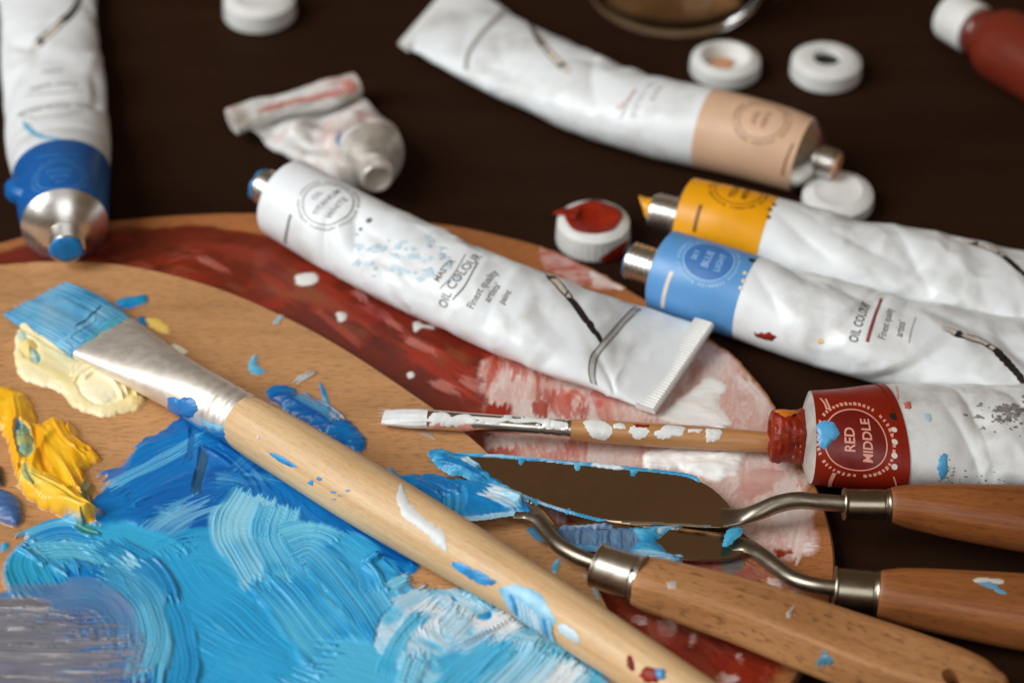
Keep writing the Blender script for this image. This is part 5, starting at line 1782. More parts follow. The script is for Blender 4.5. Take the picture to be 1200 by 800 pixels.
def build_caps():
    fl = plain('peach_residue', S(206, 152, 112), 0.45)
    t, o, ax = tube_cap(850, 74, 9.1, 5.2, 6.2, 'white cap holding a little peach paint, next to the glass dish', None)
    mb = MB()
    lathe(mb, o + np.array([-1.0, 1.6, 0]), ax, [(1.2, 3.3), (1.9, 3.1), (2.4, 2.2), (2.6, 1.0), (2.6, 0.03)], 40, wob=lambda a, i: 1 + 0.12 * np.sin(2 * a + 1) + 0.06 * np.sin(5 * a))
    mb.build('residue_or_shade', fl, t, sharp=None)
    tube_cap(968, 77, 9.1, 5.9, 3.4, 'white cap with a small dark empty hole, standing alone at the back', M['hole'], fill_h=-2.0)  # hole is empty; the dark insert paints its shade
    tube_cap(982, 233, 8.6, 4.8, 0, 'white cap lying closed side up between beige and yellow tubes', tilt=(-0.05, -0.10))
    tube_cap(304, 6, 9.6, 6.6, 0, 'white cap cut off by the top edge, above the crumpled tube')
    t, o, ax = tube_cap(695, 268, 8.7, 7.2, 6.0, 'white cap filled and smeared with red paint', None)
    mb = MB()
    lathe(mb, o, ax, [(5.6, 6.05), (7.2, 6.1), (7.45, 6.5), (7.35, 5.6), (7.0, 4.6), (6.5, 3.4), (6.0, 1.8), (5.9, 0.03)], 64, wob=lambda a, i: 1 + (0.05 * np.sin(2 * a + 1) + 0.04 * np.sin(5 * a) if i in (2, 3) else 0))
    mb.build('residue_or_shade', M['red_paint'], t, sharp=None)
    mb = MB()
    # a lip of red dragged over the left rim and a smear low on the side
    lip = Sweep([dict(c=o + np.array([-3.8, 1.5, 7.2]), a=1.9, b=0.5), dict(c=o + np.array([-6.4, 2.2, 7.3]), a=1.5, b=0.3), dict(c=o + np.array([-8.3, 2.7, 6.75]), a=0.9, b=0.3), dict(c=o + np.array([-9.2, 3.0, 6.3]), a=0.4, b=0.2)])
    lip.add(mb, 0, 1, 24, 20, cap0=True, cap1=True, dome0=0.3, dome1=0.3)
    for k in range(1):
        ang = np.linspace(math.radians(-82), math.radians(-20), 22)
        rows = []
        for a in ang:
            e = math.sin((a - ang[0]) / (ang[-1] - ang[0]) * math.pi)
            for q in range(6):
                u = q / 5
                rr = 8.8 + 0.22 * math.sin(u * math.pi) * e
                rows.append(o + np.array([math.cos(a) * rr, math.sin(a) * rr, 1.6 + 1.2 * (a + 1.4) + (u - 0.5) * 3.2 * (0.15 + e)]))
        mb.add(np.array(rows), gridf(22, 6))
    mb.build('paint_smear', M['red_paint'], t, sharp=None)


def build_bottle():
    ax2 = at(1250, 96, 9.5) - at(1128, 26, 7.5)
    ax2 /= np.linalg.norm(ax2)
    o = at(1112, 17, 8.0)
    t = thing('paint_bottle', 'small brownish red bottle with a white screw cap, lying in the far corner', 'bottle', at(1190, 60, 0), None)
    mb = MB()
    lathe(mb, o, ax2, [(0, 0.05), (0, 5.2), (0.4, 6.0), (1.0, 6.3), (9.6, 6.6), (10.2, 6.5), (10.3, 5.0)], 96, wob=lambda a, i: 1 + (0.02 * np.cos(a * 30) if 2 <= i <= 4 else 0))
    mb.build('screw_cap', M['plastic'], t, sharp=35)
    mb = MB()
    lathe(mb, o, ax2, [(10.0, 5.2), (11.4, 5.3), (11.6, 6.4), (12.4, 6.6), (12.8, 6.0), (14.0, 6.6), (17.0, 8.6), (19.0, 9.4), (22.0, 9.7), (60.0, 9.8), (62.5, 9.2), (63.5, 7.5), (63.5, 0.05)], 72)
    mb.build('bottle_body', plain('red_brown_plastic', S(112, 40, 26), 0.24, var=0.1, vscale=90), t, sharp=None)


def build_dish():
    m, nt, bs = newmat('clear_glass')
    bs.inputs['Base Color'].default_value = (0.93, 0.91, 0.87, 1)
    bs.inputs['Roughness'].default_value = 0.04
    bs.inputs['Transmission Weight'].default_value = 1.0
    bs.inputs['IOR'].default_value = 1.48
    m2, nt2, b2 = newmat('cloudy_thinner')
    b2.inputs['Base Color'].default_value = (*S(176, 132, 92), 1)
    b2.inputs['Roughness'].default_value = 0.1
    tc = nd(nt2, 'ShaderNodeTexCoord').outputs['Object']
    lk(nt2, ramp(nt2, noise_tex(nt2, tc, 90, 3), [(0.3, S(128, 92, 60)), (0.7, S(172, 128, 88))]), b2.inputs['Base Color'])
    c = at(790, -6, 0)
    t = thing('glass_dish', 'round clear glass dish of cloudy thinner, cut off by the top edge', 'dish', c)
    mb = MB()
    R = 23.6
    lathe(mb, c, (0, 0, 1), [(0.1, 0.05), (0.1, R - 3), (0.5, R - 1.2), (1.6, R - 0.2), (4, R + 0.4), (12, R + 1.0), (18, R + 1.2), (18.8, R + 0.8), (18.8, R - 0.6), (18, R - 1.0), (6, R - 1.4), (3.6, R - 2.4), (2.8, R - 5), (2.6, 0.05)], 96)
    mb.build('glass_bowl', m, t, sharp=None)
    mb = MB()
    lathe(mb, c, (0, 0, 1), [(2.75, 0.05), (2.95, R - 5.1), (3.8, R - 2.7), (5.6, R - 1.7), (7.0, R - 1.55), (7.0, 0.05)], 72)
    mb.build('liquid', m2, t, sharp=50)


# ------------------------------------------------------------------ brushes
def strays(parent, sw, n, half, mat, seed):
    """single hairs that stick out of the bristle tip"""
    rr = random.Random(seed)
    mb = MB()
    T, W, H, C = sw.T[-1], sw.W[-1] / np.linalg.norm(sw.W[-1]), sw.H[-1] / np.linalg.norm(sw.H[-1]), sw.C[-1]
    for i in range(n):
        u = rr.uniform(-1, 1) * half
        p = C + W * u - T * rr.uniform(0.6, 2.0) + H * rr.uniform(-0.1, 0.3)
        L = rr.uniform(1.2, 3.2)
        d = T + W * rr.uniform(-0.18, 0.18) + H * rr.uniform(-0.05, 0.15)
        rows = []
        for k in range(4):
            q = k / 3
            c = p + d * L * q + W * rr.uniform(-0.05, 0.05)
            r = 0.085 * (1 - 0.7 * q)
            rows.append([c + W * r * math.cos(a) + H * r * math.sin(a) for a in (0, 1.57, 3.14, 4.71)])
        mb.add(np.array(rows).reshape(-1, 3), gridf(4, 4, True))
    o = mb.build('stray_hairs', mat, parent, sharp=None)
    o['kind'] = 'stuff'


def flat_brush():
    zc = ZF + 6.6
    t = thing('paint_brush', 'large flat brush with pale wooden handle, bristles loaded with blue paint', 'brush', at(400, 560, ZF), 'paint brushes')
    h = Sweep([stn(284, 492, 5.5, z=zc), stn(292, 497, 5.85, z=zc), stn(345, 529, 6.3, z=zc + 0.3), stn(422, 576, 6.55, z=zc + 0.4), stn(516, 632, 6.2, z=zc + 0.2), stn(614, 690, 5.6, z=zc), stn(716, 756, 5.3, z=zc), stn(830, 832, 5.1, z=zc), stn(1010, 955, 4.2, z=zc)])
    mb = MB()
    h.add(mb, 0, 1, 200, 72, cap1=True, dome1=3.0)
    mb.build('handle', mat_handle('birch_handle', S(232, 196, 148), S(208, 162, 110), 0.3, 0.50), t, sharp=None)

    def fd(s, th, y, a):
        d = 0
        for c in (0.02, 0.075, 0.14):
            d = d - 0.35 * np.exp(-((s - c) / 0.016) ** 2)
        return d
    f = Sweep([stn(288, 494, 5.75, z=zc), stn(268, 483, 5.75, z=zc), stn(235, 464, 5.8, 5.4, z=zc - 0.2), stn(195, 441, 6.5, 4.4, z=zc - 1.2, p=2.1), stn(155, 417, 7.6, 3.0, z=zc - 2.6, p=2.4), stn(122, 397, 8.5, 2.0, z=zc - 3.6, p=3.0)], fd)
    mb = MB()
    f.add(mb, 0, 1, 110, 72, cap0=True)
    mb.build('ferrule', mat_metal('brush_ferrule_metal', (0.93, 0.87, 0.79), 0.50, 0.85), t, sharp=None)

    def bd(s, th, y, a):
        x = np.cos(th) * a
        return 0.42 * (vnoise(x * 3.6 + 3, s * 2.2, 2) - 0.5) + 0.45 * (vnoise(x * 0.9 + 9, s * 2.2, 4) - 0.5)
    br = Sweep([stn(124, 398, 8.3, 1.8, z=zc - 3.6, p=3.0), stn(100, 383, 8.7, 2.0, z=zc - 3.9, p=3.0), stn(72, 367, 8.9, 1.7, z=zc - 4.3, p=3.0), stn(45, 352, 8.7, 0.8, z=zc - 5.0, p=3.0), stn(42, 350, 8.5, 0.35, z=zc - 5.1, p=3.0)], bd)
    mb = MB()
    br.add(mb, 0, 1, 90, 140, cap1=True, dome1=0.2)
    m, nt, bs = newmat('paint_soaked_bristles')
    uv = nd(nt, 'ShaderNodeUVMap').outputs['UV']
    tc = nd(nt, 'ShaderNodeTexCoord').outputs['Object']
    n1 = noise_tex(nt, mapping(nt, uv, (60, 1800, 1)), 1.0, 3, 0.6)
    n2 = noise_tex(nt, tc, 130, 4, 0.6)
    c = ramp(nt, n2, [(0.32, S(62, 140, 184)), (0.5, S(96, 168, 206)), (0.68, S(124, 176, 204))])
    c = mixc(nt, 0.5, c, ramp(nt, n1, [(0.3, 0.84), (0.7, 1.0)]), 'MULTIPLY')
    lk(nt, c, bs.inputs['Base Color'])
    bs.inputs['Roughness'].default_value = 0.42
    bump(nt, bs, n1, 0.4, 0.0004)
    bo = mb.build('bristles', m, t, sharp=None)
    mb = MB()
    br.ribbon(mb, [(72, 402), (94, 386), (112, 372)], 0.8, dome=0.25, m=0, jag=0.5)
    br.ribbon(mb, [(88, 383), (104, 372), (118, 358)], 0.5, dome=0.2, m=1, jag=0.5)
    br.blob(mb, [(60, 402), (72, 394), (84, 404), (80, 412)], dome=0.3, m=0)
    br.blob(mb, [(100, 412), (112, 404), (140, 384), (146, 378), (138, 372), (118, 384), (100, 400)], dome=0.25, m=2)
    br.blob(mb, [(20, 384), (30, 388), (44, 396), (60, 408), (76, 414), (64, 404), (44, 390), (28, 378)], dome=0.4, m=3)
    mb.build('paint_smear', [M['sky_paint'], plain('dark_teal_paint', S(36, 106, 140), 0.4), plain('teal_paint', S(88, 172, 196), 0.35, var=0.15), plain('cream_paint_on_bristles', S(236, 222, 176), 0.4)], bo, sharp=None)
    strays(bo, br, 34, 8.6, M['sky_paint'], 3)
    # dabs on ferrule and handle
    mb = MB()
    f.blob(mb, [(198, 470), (210, 466), (224, 470), (228, 480), (222, 490), (208, 488), (198, 482)], dome=0.5)
    f.blob(mb, [(212, 488), (240, 500), (266, 508), (272, 516), (250, 512), (222, 502), (206, 492)], dome=0.3)
    f.ribbon(mb, [(236, 494), (252, 500), (268, 504)], 1.6, dome=0.2, m=1, jag=0.6)
    mb.build('paint_smear', [plain('blue_dab', S(36, 120, 186), 0.35, var=0.15), M['sky_paint']], t, sharp=None)
    mb = MB()
    h.ribbon(mb, [(470, 568, 1.3), (472, 585, 1.9), (482, 603, 2.5), (500, 617, 2.1), (514, 629, 2.7), (524, 646, 1.8)], 2.6, dome=0.14, m=0, jag=0.25)
    h.blob(mb, [(526, 659), (540, 658), (556, 664), (570, 672), (580, 683), (566, 684), (552, 678), (536, 668)], dome=0.15, m=1)
    h.blob(mb, [(552, 670), (566, 676), (580, 680), (576, 686), (560, 682)], dome=0.2, m=1)
    h.blob(mb, [(585, 690), (600, 685), (618, 688), (634, 700), (648, 716), (653, 728), (646, 738), (630, 740), (612, 728), (598, 712)], dome=0.22, m=2, jag=0.5)
    for k in range(9):
        x, y = 594 + k * 6, 694 + k * 4.4
        h.ribbon(mb, [(x, y - 3), (x + 3, y + 10), (x + 7, y + 22)], random.uniform(0.5, 1.3), off=0.24 + 0.004 * k, dome=0.12, m=random.choice([1, 3, 3, 2]), jag=0.6)
    h.ribbon(mb, [(655, 734, 1.8), (668, 742, 2.2), (680, 752, 1.4)], 2.4, dome=0.14, m=3, jag=0.3)
    h.blob(mb, [(316, 531), (326, 532), (338, 540), (348, 547), (338, 546), (326, 540)], dome=0.12, m=1)
    h.speckle(mb, 372, 563, 14, 5, 5, 1, 3, m=1)
    h.speckle(mb, 400, 579, 10, 4, 4, 1, 3.5, m=1)
    h.ribbon(mb, [(300, 511), (304, 512)], 0.8, dome=0.1, m=0)
    h.ribbon(mb, [(738, 768, 1.0), (738, 777, 1.5), (741, 785, 0.8)], 1.5, dome=0.3, m=4)
    h.blob(mb, [(748, 790), (758, 783), (770, 784), (778, 790), (770, 798), (756, 797)], dome=0.4, m=4)
    h.blob(mb, [(768, 786), (777, 783), (778, 794), (771, 794)], off=0.3, dome=0.3, m=1)
    mb.build('paint_smear', [plain('greyish_white_paint', S(214, 216, 214), 0.4, var=0.06), M['blue_paint'], plain('pale_sky_dab', S(140, 196, 224), 0.35, var=0.2), plain('milky_blue_dab', S(196, 218, 230), 0.38, var=0.1), M['red_paint']], t, sharp=None)


def thin_brush():
    zf = ZF + 2.5
    t = thing('paint_brush', 'thin brush with white bristles and paint-spattered handle, lying above the palette knives', 'brush', at(680, 504, ZB), 'paint brushes')
    br = Sweep([stn(504, 491, 2.1, 1.9, z=zf), stn(490, 490.5, 2.35, 1.7, z=zf - 0.1), stn(468, 489.5, 2.4, 1.3, z=zf - 0.5), stn(450, 489, 2.3, 0.6, z=zf - 0.9)], lambda s, th, y, a: 0.22 * (vnoise(th * 5, s * 2.5, 3) - 0.5))
    mb = MB()
    br.add(mb, 0, 1, 40, 60, cap1=True, dome1=0.3)
    bo = mb.build('bristles', plain('white_paint_loaded_bristles', S(228, 228, 228), 0.4, var=0.06, vscale=500, bmp=0.4), t, sharp=None)
    strays(bo, br, 18, 2.4, plain('pale_bristle_hair', S(206, 180, 160), 0.5), 4)

    def fd(s, th, y, a):
        d = 0
        for c in (0.80, 0.86, 0.96):
            d = d - 0.18 * np.exp(-((s - c) / 0.010) ** 2)
        return d
    f = Sweep([stn(501, 491, 2.25, 2.0, z=zf), stn(560, 495, 2.0, z=zf - 0.2), stn(620, 499.5, 1.95, z=zf - 0.5), stn(669, 503, 2.2, z=zf - 0.7)], fd)
    mb = MB()
    f.add(mb, 0, 1, 120, 48, cap0=True, cap1=True)
    mb.build('ferrule', M['nickel'], t, sharp=None)
    h = Sweep([stn(668, 503, 2.15, z=zf - 0.7), stn(700, 505, 2.45, z=zf - 0.9), stn(790, 511, 2.5, z=zf - 1.6), stn(870, 516, 2.35, z=zf - 2.3), stn(925, 519.5, 1.9, z=zf - 2.8)])
    mb = MB()
    h.add(mb, 0, 1, 100, 48, cap0=True, cap1=True, dome1=1.0)
    mb.build('handle', mat_handle('lacquered_thin_handle', S(206, 152, 98), S(176, 118, 68), 0.2, 0.34), t, sharp=None)
    mb = MB()
    f.blob(mb, [(506, 484), (530, 486), (548, 487), (550, 494), (536, 500), (518, 496), (506, 500)], dome=0.1)
    f.blob(mb, [(552, 488), (590, 490), (640, 491), (636, 494), (600, 496), (570, 494)], dome=0.15)
    f.blob(mb, [(620, 490), (660, 494), (664, 500), (640, 500)], dome=0.12)
    f.speckle(mb, 580, 492, 90, 6, 16, 2, 6, dome=0.1)
    mb.build('paint_smear', M['white_paint'], t, sharp=None)
    mb = MB()
    f.blob(mb, [(504, 494), (520, 494), (522, 501), (506, 502)], dome=0.09)
    f.blob(mb, [(534, 497), (548, 496), (556, 503), (540, 505)], dome=0.09)
    mb.build('paint_smear', M['pink_paint'], t, sharp=None)
    mb = MB()
    h.blob(mb, [(683, 494), (700, 492), (716, 500), (712, 514), (696, 512), (686, 504)], dome=0.1)
    h.blob(mb, [(720, 497), (732, 497), (732, 502), (720, 502)], dome=0.09)
    h.blob(mb, [(738, 500), (752, 498), (762, 506), (750, 514), (740, 510)], dome=0.09)
    h.blob(mb, [(768, 506), (785, 499), (804, 502), (796, 510), (780, 514), (770, 512)], dome=0.12)
    h.blob(mb, [(828, 502), (846, 503), (842, 515), (830, 518), (826, 508)], dome=0.14)
    h.blob(mb, [(808, 503), (822, 503), (820, 507), (808, 506)], dome=0.15)
    mb.build('paint_smear', M['white_paint'], t, sharp=None)
    mb = MB()
    h.blob(mb, [(742, 497), (760, 498), (756, 502), (744, 501)], dome=0.15)
    mb.build('paint_smear', M['red_paint'], t, sharp=None)


# ------------------------------------------------------------------ palette knives
KN = 'palette knives'


def plate(mb, outline_px, o, n, thick=0.7, edge=0.25):
    n = np.asarray(n, float) / np.linalg.norm(n)
    P = crom(np.array([on_plane(x, y, o, n) for x, y in outline_px]), 6, True)
    c = P.mean(0)
    k = len(P)
    rings = []
    for q, z in ((0.6, -thick), (0.0, -thick * 0.6), (0.0, -thick * 0.35), (edge, 0.0)):
        d = P - c
        rings.append(P - d / np.linalg.norm(d, axis=1)[:, None] * q + n * z)
    mb.add(np.concatenate(rings), gridf(4, k, True))
    mb.add(rings[-1], [tuple(range(k))])
    mb.add(rings[0], [tuple(reversed(range(k)))])


def knife_fittings(t, neck, fer, hand, hmat, rod=None, dome=3.0, fcol=(0.34, 0.29, 0.22)):
    sw = Sweep(neck)
    mb = MB()
    sw.add(mb, 0, 1, 90, 32, cap0=True, cap1=True)
    mb.build('neck', rod or M['rod'], t, sharp=None)

    def fd(s, th, y, a):
        return 0.28 * np.exp(-((s - 0.03) / 0.03) ** 2) + 0.25 * np.exp(-((s - 0.96) / 0.03) ** 2) - 0.12 * np.exp(-((s - 0.86) / 0.02) ** 2)
    fs = Sweep(fer, fd)
    mb = MB()
    fs.add(mb, 0, 1, 60, 64, cap0=True, cap1=True)
    fo = mb.build('ferrule', mat_metal('knife_ferrule_' + hmat.name, fcol, 0.30), t, sharp=45)
    hs = Sweep(hand)
    mb = MB()
    hs.add(mb, 0, 1, 180, 80, cap0=True, cap1=True, dome1=dome)
    ho = mb.build('handle', hmat, t, sharp=None)
    return sw, fs, hs, fo, ho


def drill(ho, root, c, ax, r, depth):
    """cut a real hole through the handle"""
    mb = MB()
    lathe(mb, c - np.asarray(ax) * depth, ax, [(0, 0.01), (0, r), (2 * depth, r), (2 * depth, 0.01)], 40)
    cut = mb.build('cutter', M['hole'], root, smooth=False)
    bm = bmesh.new()
    bm.from_mesh(cut.data)
    bmesh.ops.remove_doubles(bm, verts=bm.verts, dist=2e-5)
    bmesh.ops.recalc_face_normals(bm, faces=bm.faces)
    bm.to_mesh(cut.data)
    bm.free()
    bm = bmesh.new()
    bm.from_mesh(ho.data)
    bmesh.ops.remove_doubles(bm, verts=bm.verts, dist=2e-6)
    bmesh.ops.recalc_face_normals(bm, faces=bm.faces)
    bm.to_mesh(ho.data)
    bm.free()
    md = ho.modifiers.new('hole', 'BOOLEAN')
    md.operation = 'DIFFERENCE'
    md.object = cut
    md.solver = 'EXACT'
    bpy.context.view_layer.update()
    dg = bpy.context.evaluated_depsgraph_get()
    me = bpy.data.meshes.new_from_object(ho.evaluated_get(dg))
    ho.modifiers.clear()
    ho.data = me
    me.set_sharp_from_angle(angle=math.radians(50))
    bpy.data.objects.remove(cut)


def knife_trowel():
    """the big pointed blade in the middle"""
    o = at(760, 580, 7.9)
    n = np.array([0.035, -0.02, 1.0])
    n /= np.linalg.norm(n)
    t = thing('palette_knife', 'palette knife with broad brown-grey pointed blade edged in blue paint', 'palette knife', at(800, 590, ZB), KN)
    out = [(536, 531), (600, 536), (700, 546), (790, 555), (826, 566), (850, 585), (862, 604), (858, 615), (836, 616), (790, 614), (722, 611), (680, 603), (620, 583), (572, 560)]
    mb = MB()
    plate(mb, out, o, n, 0.7)
    bl = mb.build('blade', M['steel'], t, sharp=25)
    z = 7.5
    fer = [stn(988, 590.5, 3.1, z=12.2), stn(1016, 591, 3.1, z=12.1), stn(1044, 591.5, 3.15, z=12.0)]
    knife_fittings(t,
                   [stn(846, 606, 2.8, 0.5, z=z + 0.35), stn(866, 605, 2.2, 0.8, z=z + 0.5), stn(886, 600, 1.9, 1.5, z=z + 1.6), stn(912, 590, 1.8, z=z + 3.0), stn(936, 586, 1.75, z=z + 4.0), stn(962, 588, 1.7, z=z + 4.2), stn(992, 590.5, 1.7, z=12.2)],
                   fer,
                   [stn(1042, 591.5, 3.1, z=12.0), stn(1046, 591.5, 3.6, z=12.0), stn(1075, 594, 4.4, 4.2, z=11.8, p=2.6), stn(1140, 601, 5.8, 4.9, z=12, p=2.8), stn(1215, 609, 6.9, 5.4, z=11, p=2.8), stn(1330, 621, 7.2, 5.6, z=9, p=2.8), stn(1560, 645, 5.8, 4.8, z=5.2, p=2.6)],
                   mat_handle('dark_hardwood_handle', S(156, 92, 44), S(112, 58, 26), 0.6, 0.50))
    cv = Canvas(o, n, [(495, 515), (880, 515), (495, 665), (880, 665)], 0.25)
    b = 'edge_paint'
    cv.stroke([(530, 531), (600, 535.5), (700, 545), (800, 556), (826, 566)], 0.9, S(50, 148, 206), S(130, 196, 226), h=0.35, part=b, nb=3, rag=2, along=0.35, edge=0.6, warp=0.8)
    cv.stroke([(560, 533), (620, 537), (690, 545)], 0.8, S(220, 228, 230), S(60, 150, 206), h=0.45, part=b, nb=3, rag=2, along=0.3, dry=0.45)
    cv.stroke([(690, 544), (715, 547), (735, 550)], 1.1, S(236, 236, 234), S(180, 210, 226), h=0.5, part=b, nb=3, rag=1, along=0.3)
    cv.stroke([(548, 548), (590, 570), (640, 591), (690, 606), (722, 612)], 0.8, S(70, 156, 204), S(186, 214, 226), h=0.35, part=b, nb=3, rag=2, along=0.35, edge=0.6, warp=0.8)
    cv.stroke([(722, 611), (790, 614), (838, 617)], 0.5, S(110, 96, 78), S(130, 116, 98), h=0.15, part=b, nb=3, rag=2, along=0.2, op=0.6)
    for x, y in ((610, 541), (676, 545), (742, 552), (628, 588), (664, 599)):
        cv.blob([(x - 4, y - 3), (x + 5, y - 3), (x + 3, y + 4), (x - 1, y + 6)], S(120, 190, 222), S(60, 150, 206), h=0.4, part=b, rag=0.6, rf=0.9)
    cv.blob([(500, 531), (512, 526), (532, 530), (552, 534), (566, 548), (582, 560), (600, 572), (592, 576), (566, 568), (540, 560), (516, 552), (504, 542)], S(36, 134, 196), S(90, 176, 220), h=1.7, part='tip_paint', rag=0.8, rf=0.5, tex=0.5, tf=0.45)
    cv.stroke([(540, 538), (552, 548), (564, 556)], 2.0, S(200, 222, 228), S(110, 186, 220), h=1.9, part='tip_paint', nb=5, rag=1)
    cv.stroke([(510, 540), (540, 550), (580, 566)], 2.2, S(24, 112, 180), S(36, 134, 196), h=1.7, part='tip_paint', nb=5, rag=2)
    cv.blob([(846, 634), (852, 620), (866, 617), (870, 624), (862, 634), (850, 641)], S(60, 152, 204), S(96, 178, 218), h=0.6, part='heel_paint', rag=0.4)
    cv.build(bl, M['paint'], thr=0.3, lift=0.0)


def knife_narrow():
    o = at(760, 635, 7.0)
    n = np.array([0.09, -0.03, 1.0])
    n /= np.linalg.norm(n)
    t = thing('palette_knife', 'palette knife with slate-blue paint film on its blade, lying partly under the broad blade', 'palette knife', at(830, 650, ZB), KN)
    out = [(630, 618), (700, 610), (790, 604), (850, 610), (876, 628), (884, 640), (872, 648), (850, 655), (800, 655), (740, 650), (690, 643), (640, 634)]
    mb = MB()
    plate(mb, out, o, n, 0.7)
    bl = mb.build('blade', M['steel'], t, sharp=25)
    nk, nf, nh, nfo, nho = knife_fittings(t,
                   [stn(858, 636, 2.4, 0.5, z=5.2), stn(876, 640, 1.9, 0.9, z=5.6), stn(892, 650, 1.7, 1.4, z=6.5), stn(912, 666, 1.65, z=7.4), stn(932, 679, 1.65, z=8.3), stn(956, 686, 1.6, z=9.1), stn(982, 689, 1.6, z=9.6)],
                   [stn(977, 690, 4.3, z=9.6), stn(1004, 692.5, 4.3, z=9.5), stn(1030, 695, 4.3, z=9.4)],
                   [stn(1028, 695, 4.2, z=9.4), stn(1032, 695.5, 4.7, z=9.4), stn(1060, 699, 5.4, 5.0, z=9.0, p=2.6), stn(1130, 708, 6.6, 5.5, z=8.2, p=2.8), stn(1210, 718, 7.6, 5.9, z=7.4, p=2.8), stn(1330, 734, 7.6, 5.9, z=6.4, p=2.8), stn(1480, 754, 5.6, 4.6, z=5.2, p=2.6)],
                   mat_handle('reddish_hardwood_handle', S(162, 98, 50), S(118, 64, 30), 0.55, 0.50))
    mb = MB()
    nh.blob(mb, [(1140, 679), (1150, 676), (1164, 677), (1176, 680), (1174, 684), (1158, 683), (1146, 684)], dome=0.1)
    mb.build('paint_smear', plain('chalky_white_mark', S(206, 196, 186), 0.5), t, sharp=None)
    mb = MB()
    nh.ribbon(mb, [(1144, 683, 0.5), (1160, 685, 0.9), (1170, 691, 0.8), (1181, 695, 0.5)], 0.9, dome=0.1, jag=0.6)
    mb.build('paint_smear', plain('thin_blue_mark', S(96, 150, 176), 0.45), t, sharp=None)
    cv = Canvas(o, n, [(615, 605), (890, 605), (615, 665), (890, 665)], 0.25)
    cv.blob([(648, 621), (700, 619), (752, 617), (764, 622), (748, 634), (756, 648), (740, 650), (690, 643), (650, 634)], S(104, 128, 160), S(84, 116, 158), h=0.5, part='paint_film', rag=0.5, rf=0.5, tf=0.5, ang=1.4, stretch=2.5, tex=0.4)
    for i in range(16):
        x = 662 + i * 7
        cv.stroke([(x + 3, 619), (x, 630), (x + 2, 644)], 1.1, S(120, 146, 176), S(92, 124, 164), h=0.75, part='paint_film', nb=3, rag=1, op=0.5)
    cv.blob([(740, 619), (770, 614), (798, 612), (797, 620), (784, 622), (772, 632), (776, 640), (790, 650), (802, 657), (760, 654), (732, 650), (744, 634)], S(50, 140, 198), S(96, 176, 214), h=0.9, part='paint_film', rag=0.7, rf=0.5, tex=0.4)
    cv.blob([(768, 620), (782, 613), (796, 613), (790, 619), (780, 622), (772, 629)], S(196, 216, 224), S(110, 182, 216), h=1.0, part='paint_film', rag=0.6, rf=0.7)
    cv.stroke([(735, 648), (770, 650), (802, 654)], 2.2, S(150, 196, 220), S(80, 160, 206), h=0.9, part='paint_film', nb=4, rag=2)
    cv.stroke([(660, 641), (700, 644), (740, 650), (800, 656)], 1.1, S(206, 218, 222), S(90, 150, 196), h=0.7, part='paint_film', nb=3, rag=1, along=0.3)
    cv.stroke([(652, 619), (690, 617), (720, 616)], 0.9, S(206, 212, 214), S(110, 140, 176), h=0.6, part='paint_film', nb=3, rag=1, along=0.3)
    cv.blob([(618, 620), (632, 618), (650, 628), (642, 636), (626, 632)], S(44, 96, 140), S(70, 120, 160), h=0.6, part='paint_film', rag=0.6)
    cv.build(bl, M['paint'], thr=0.3, lift=0.0)


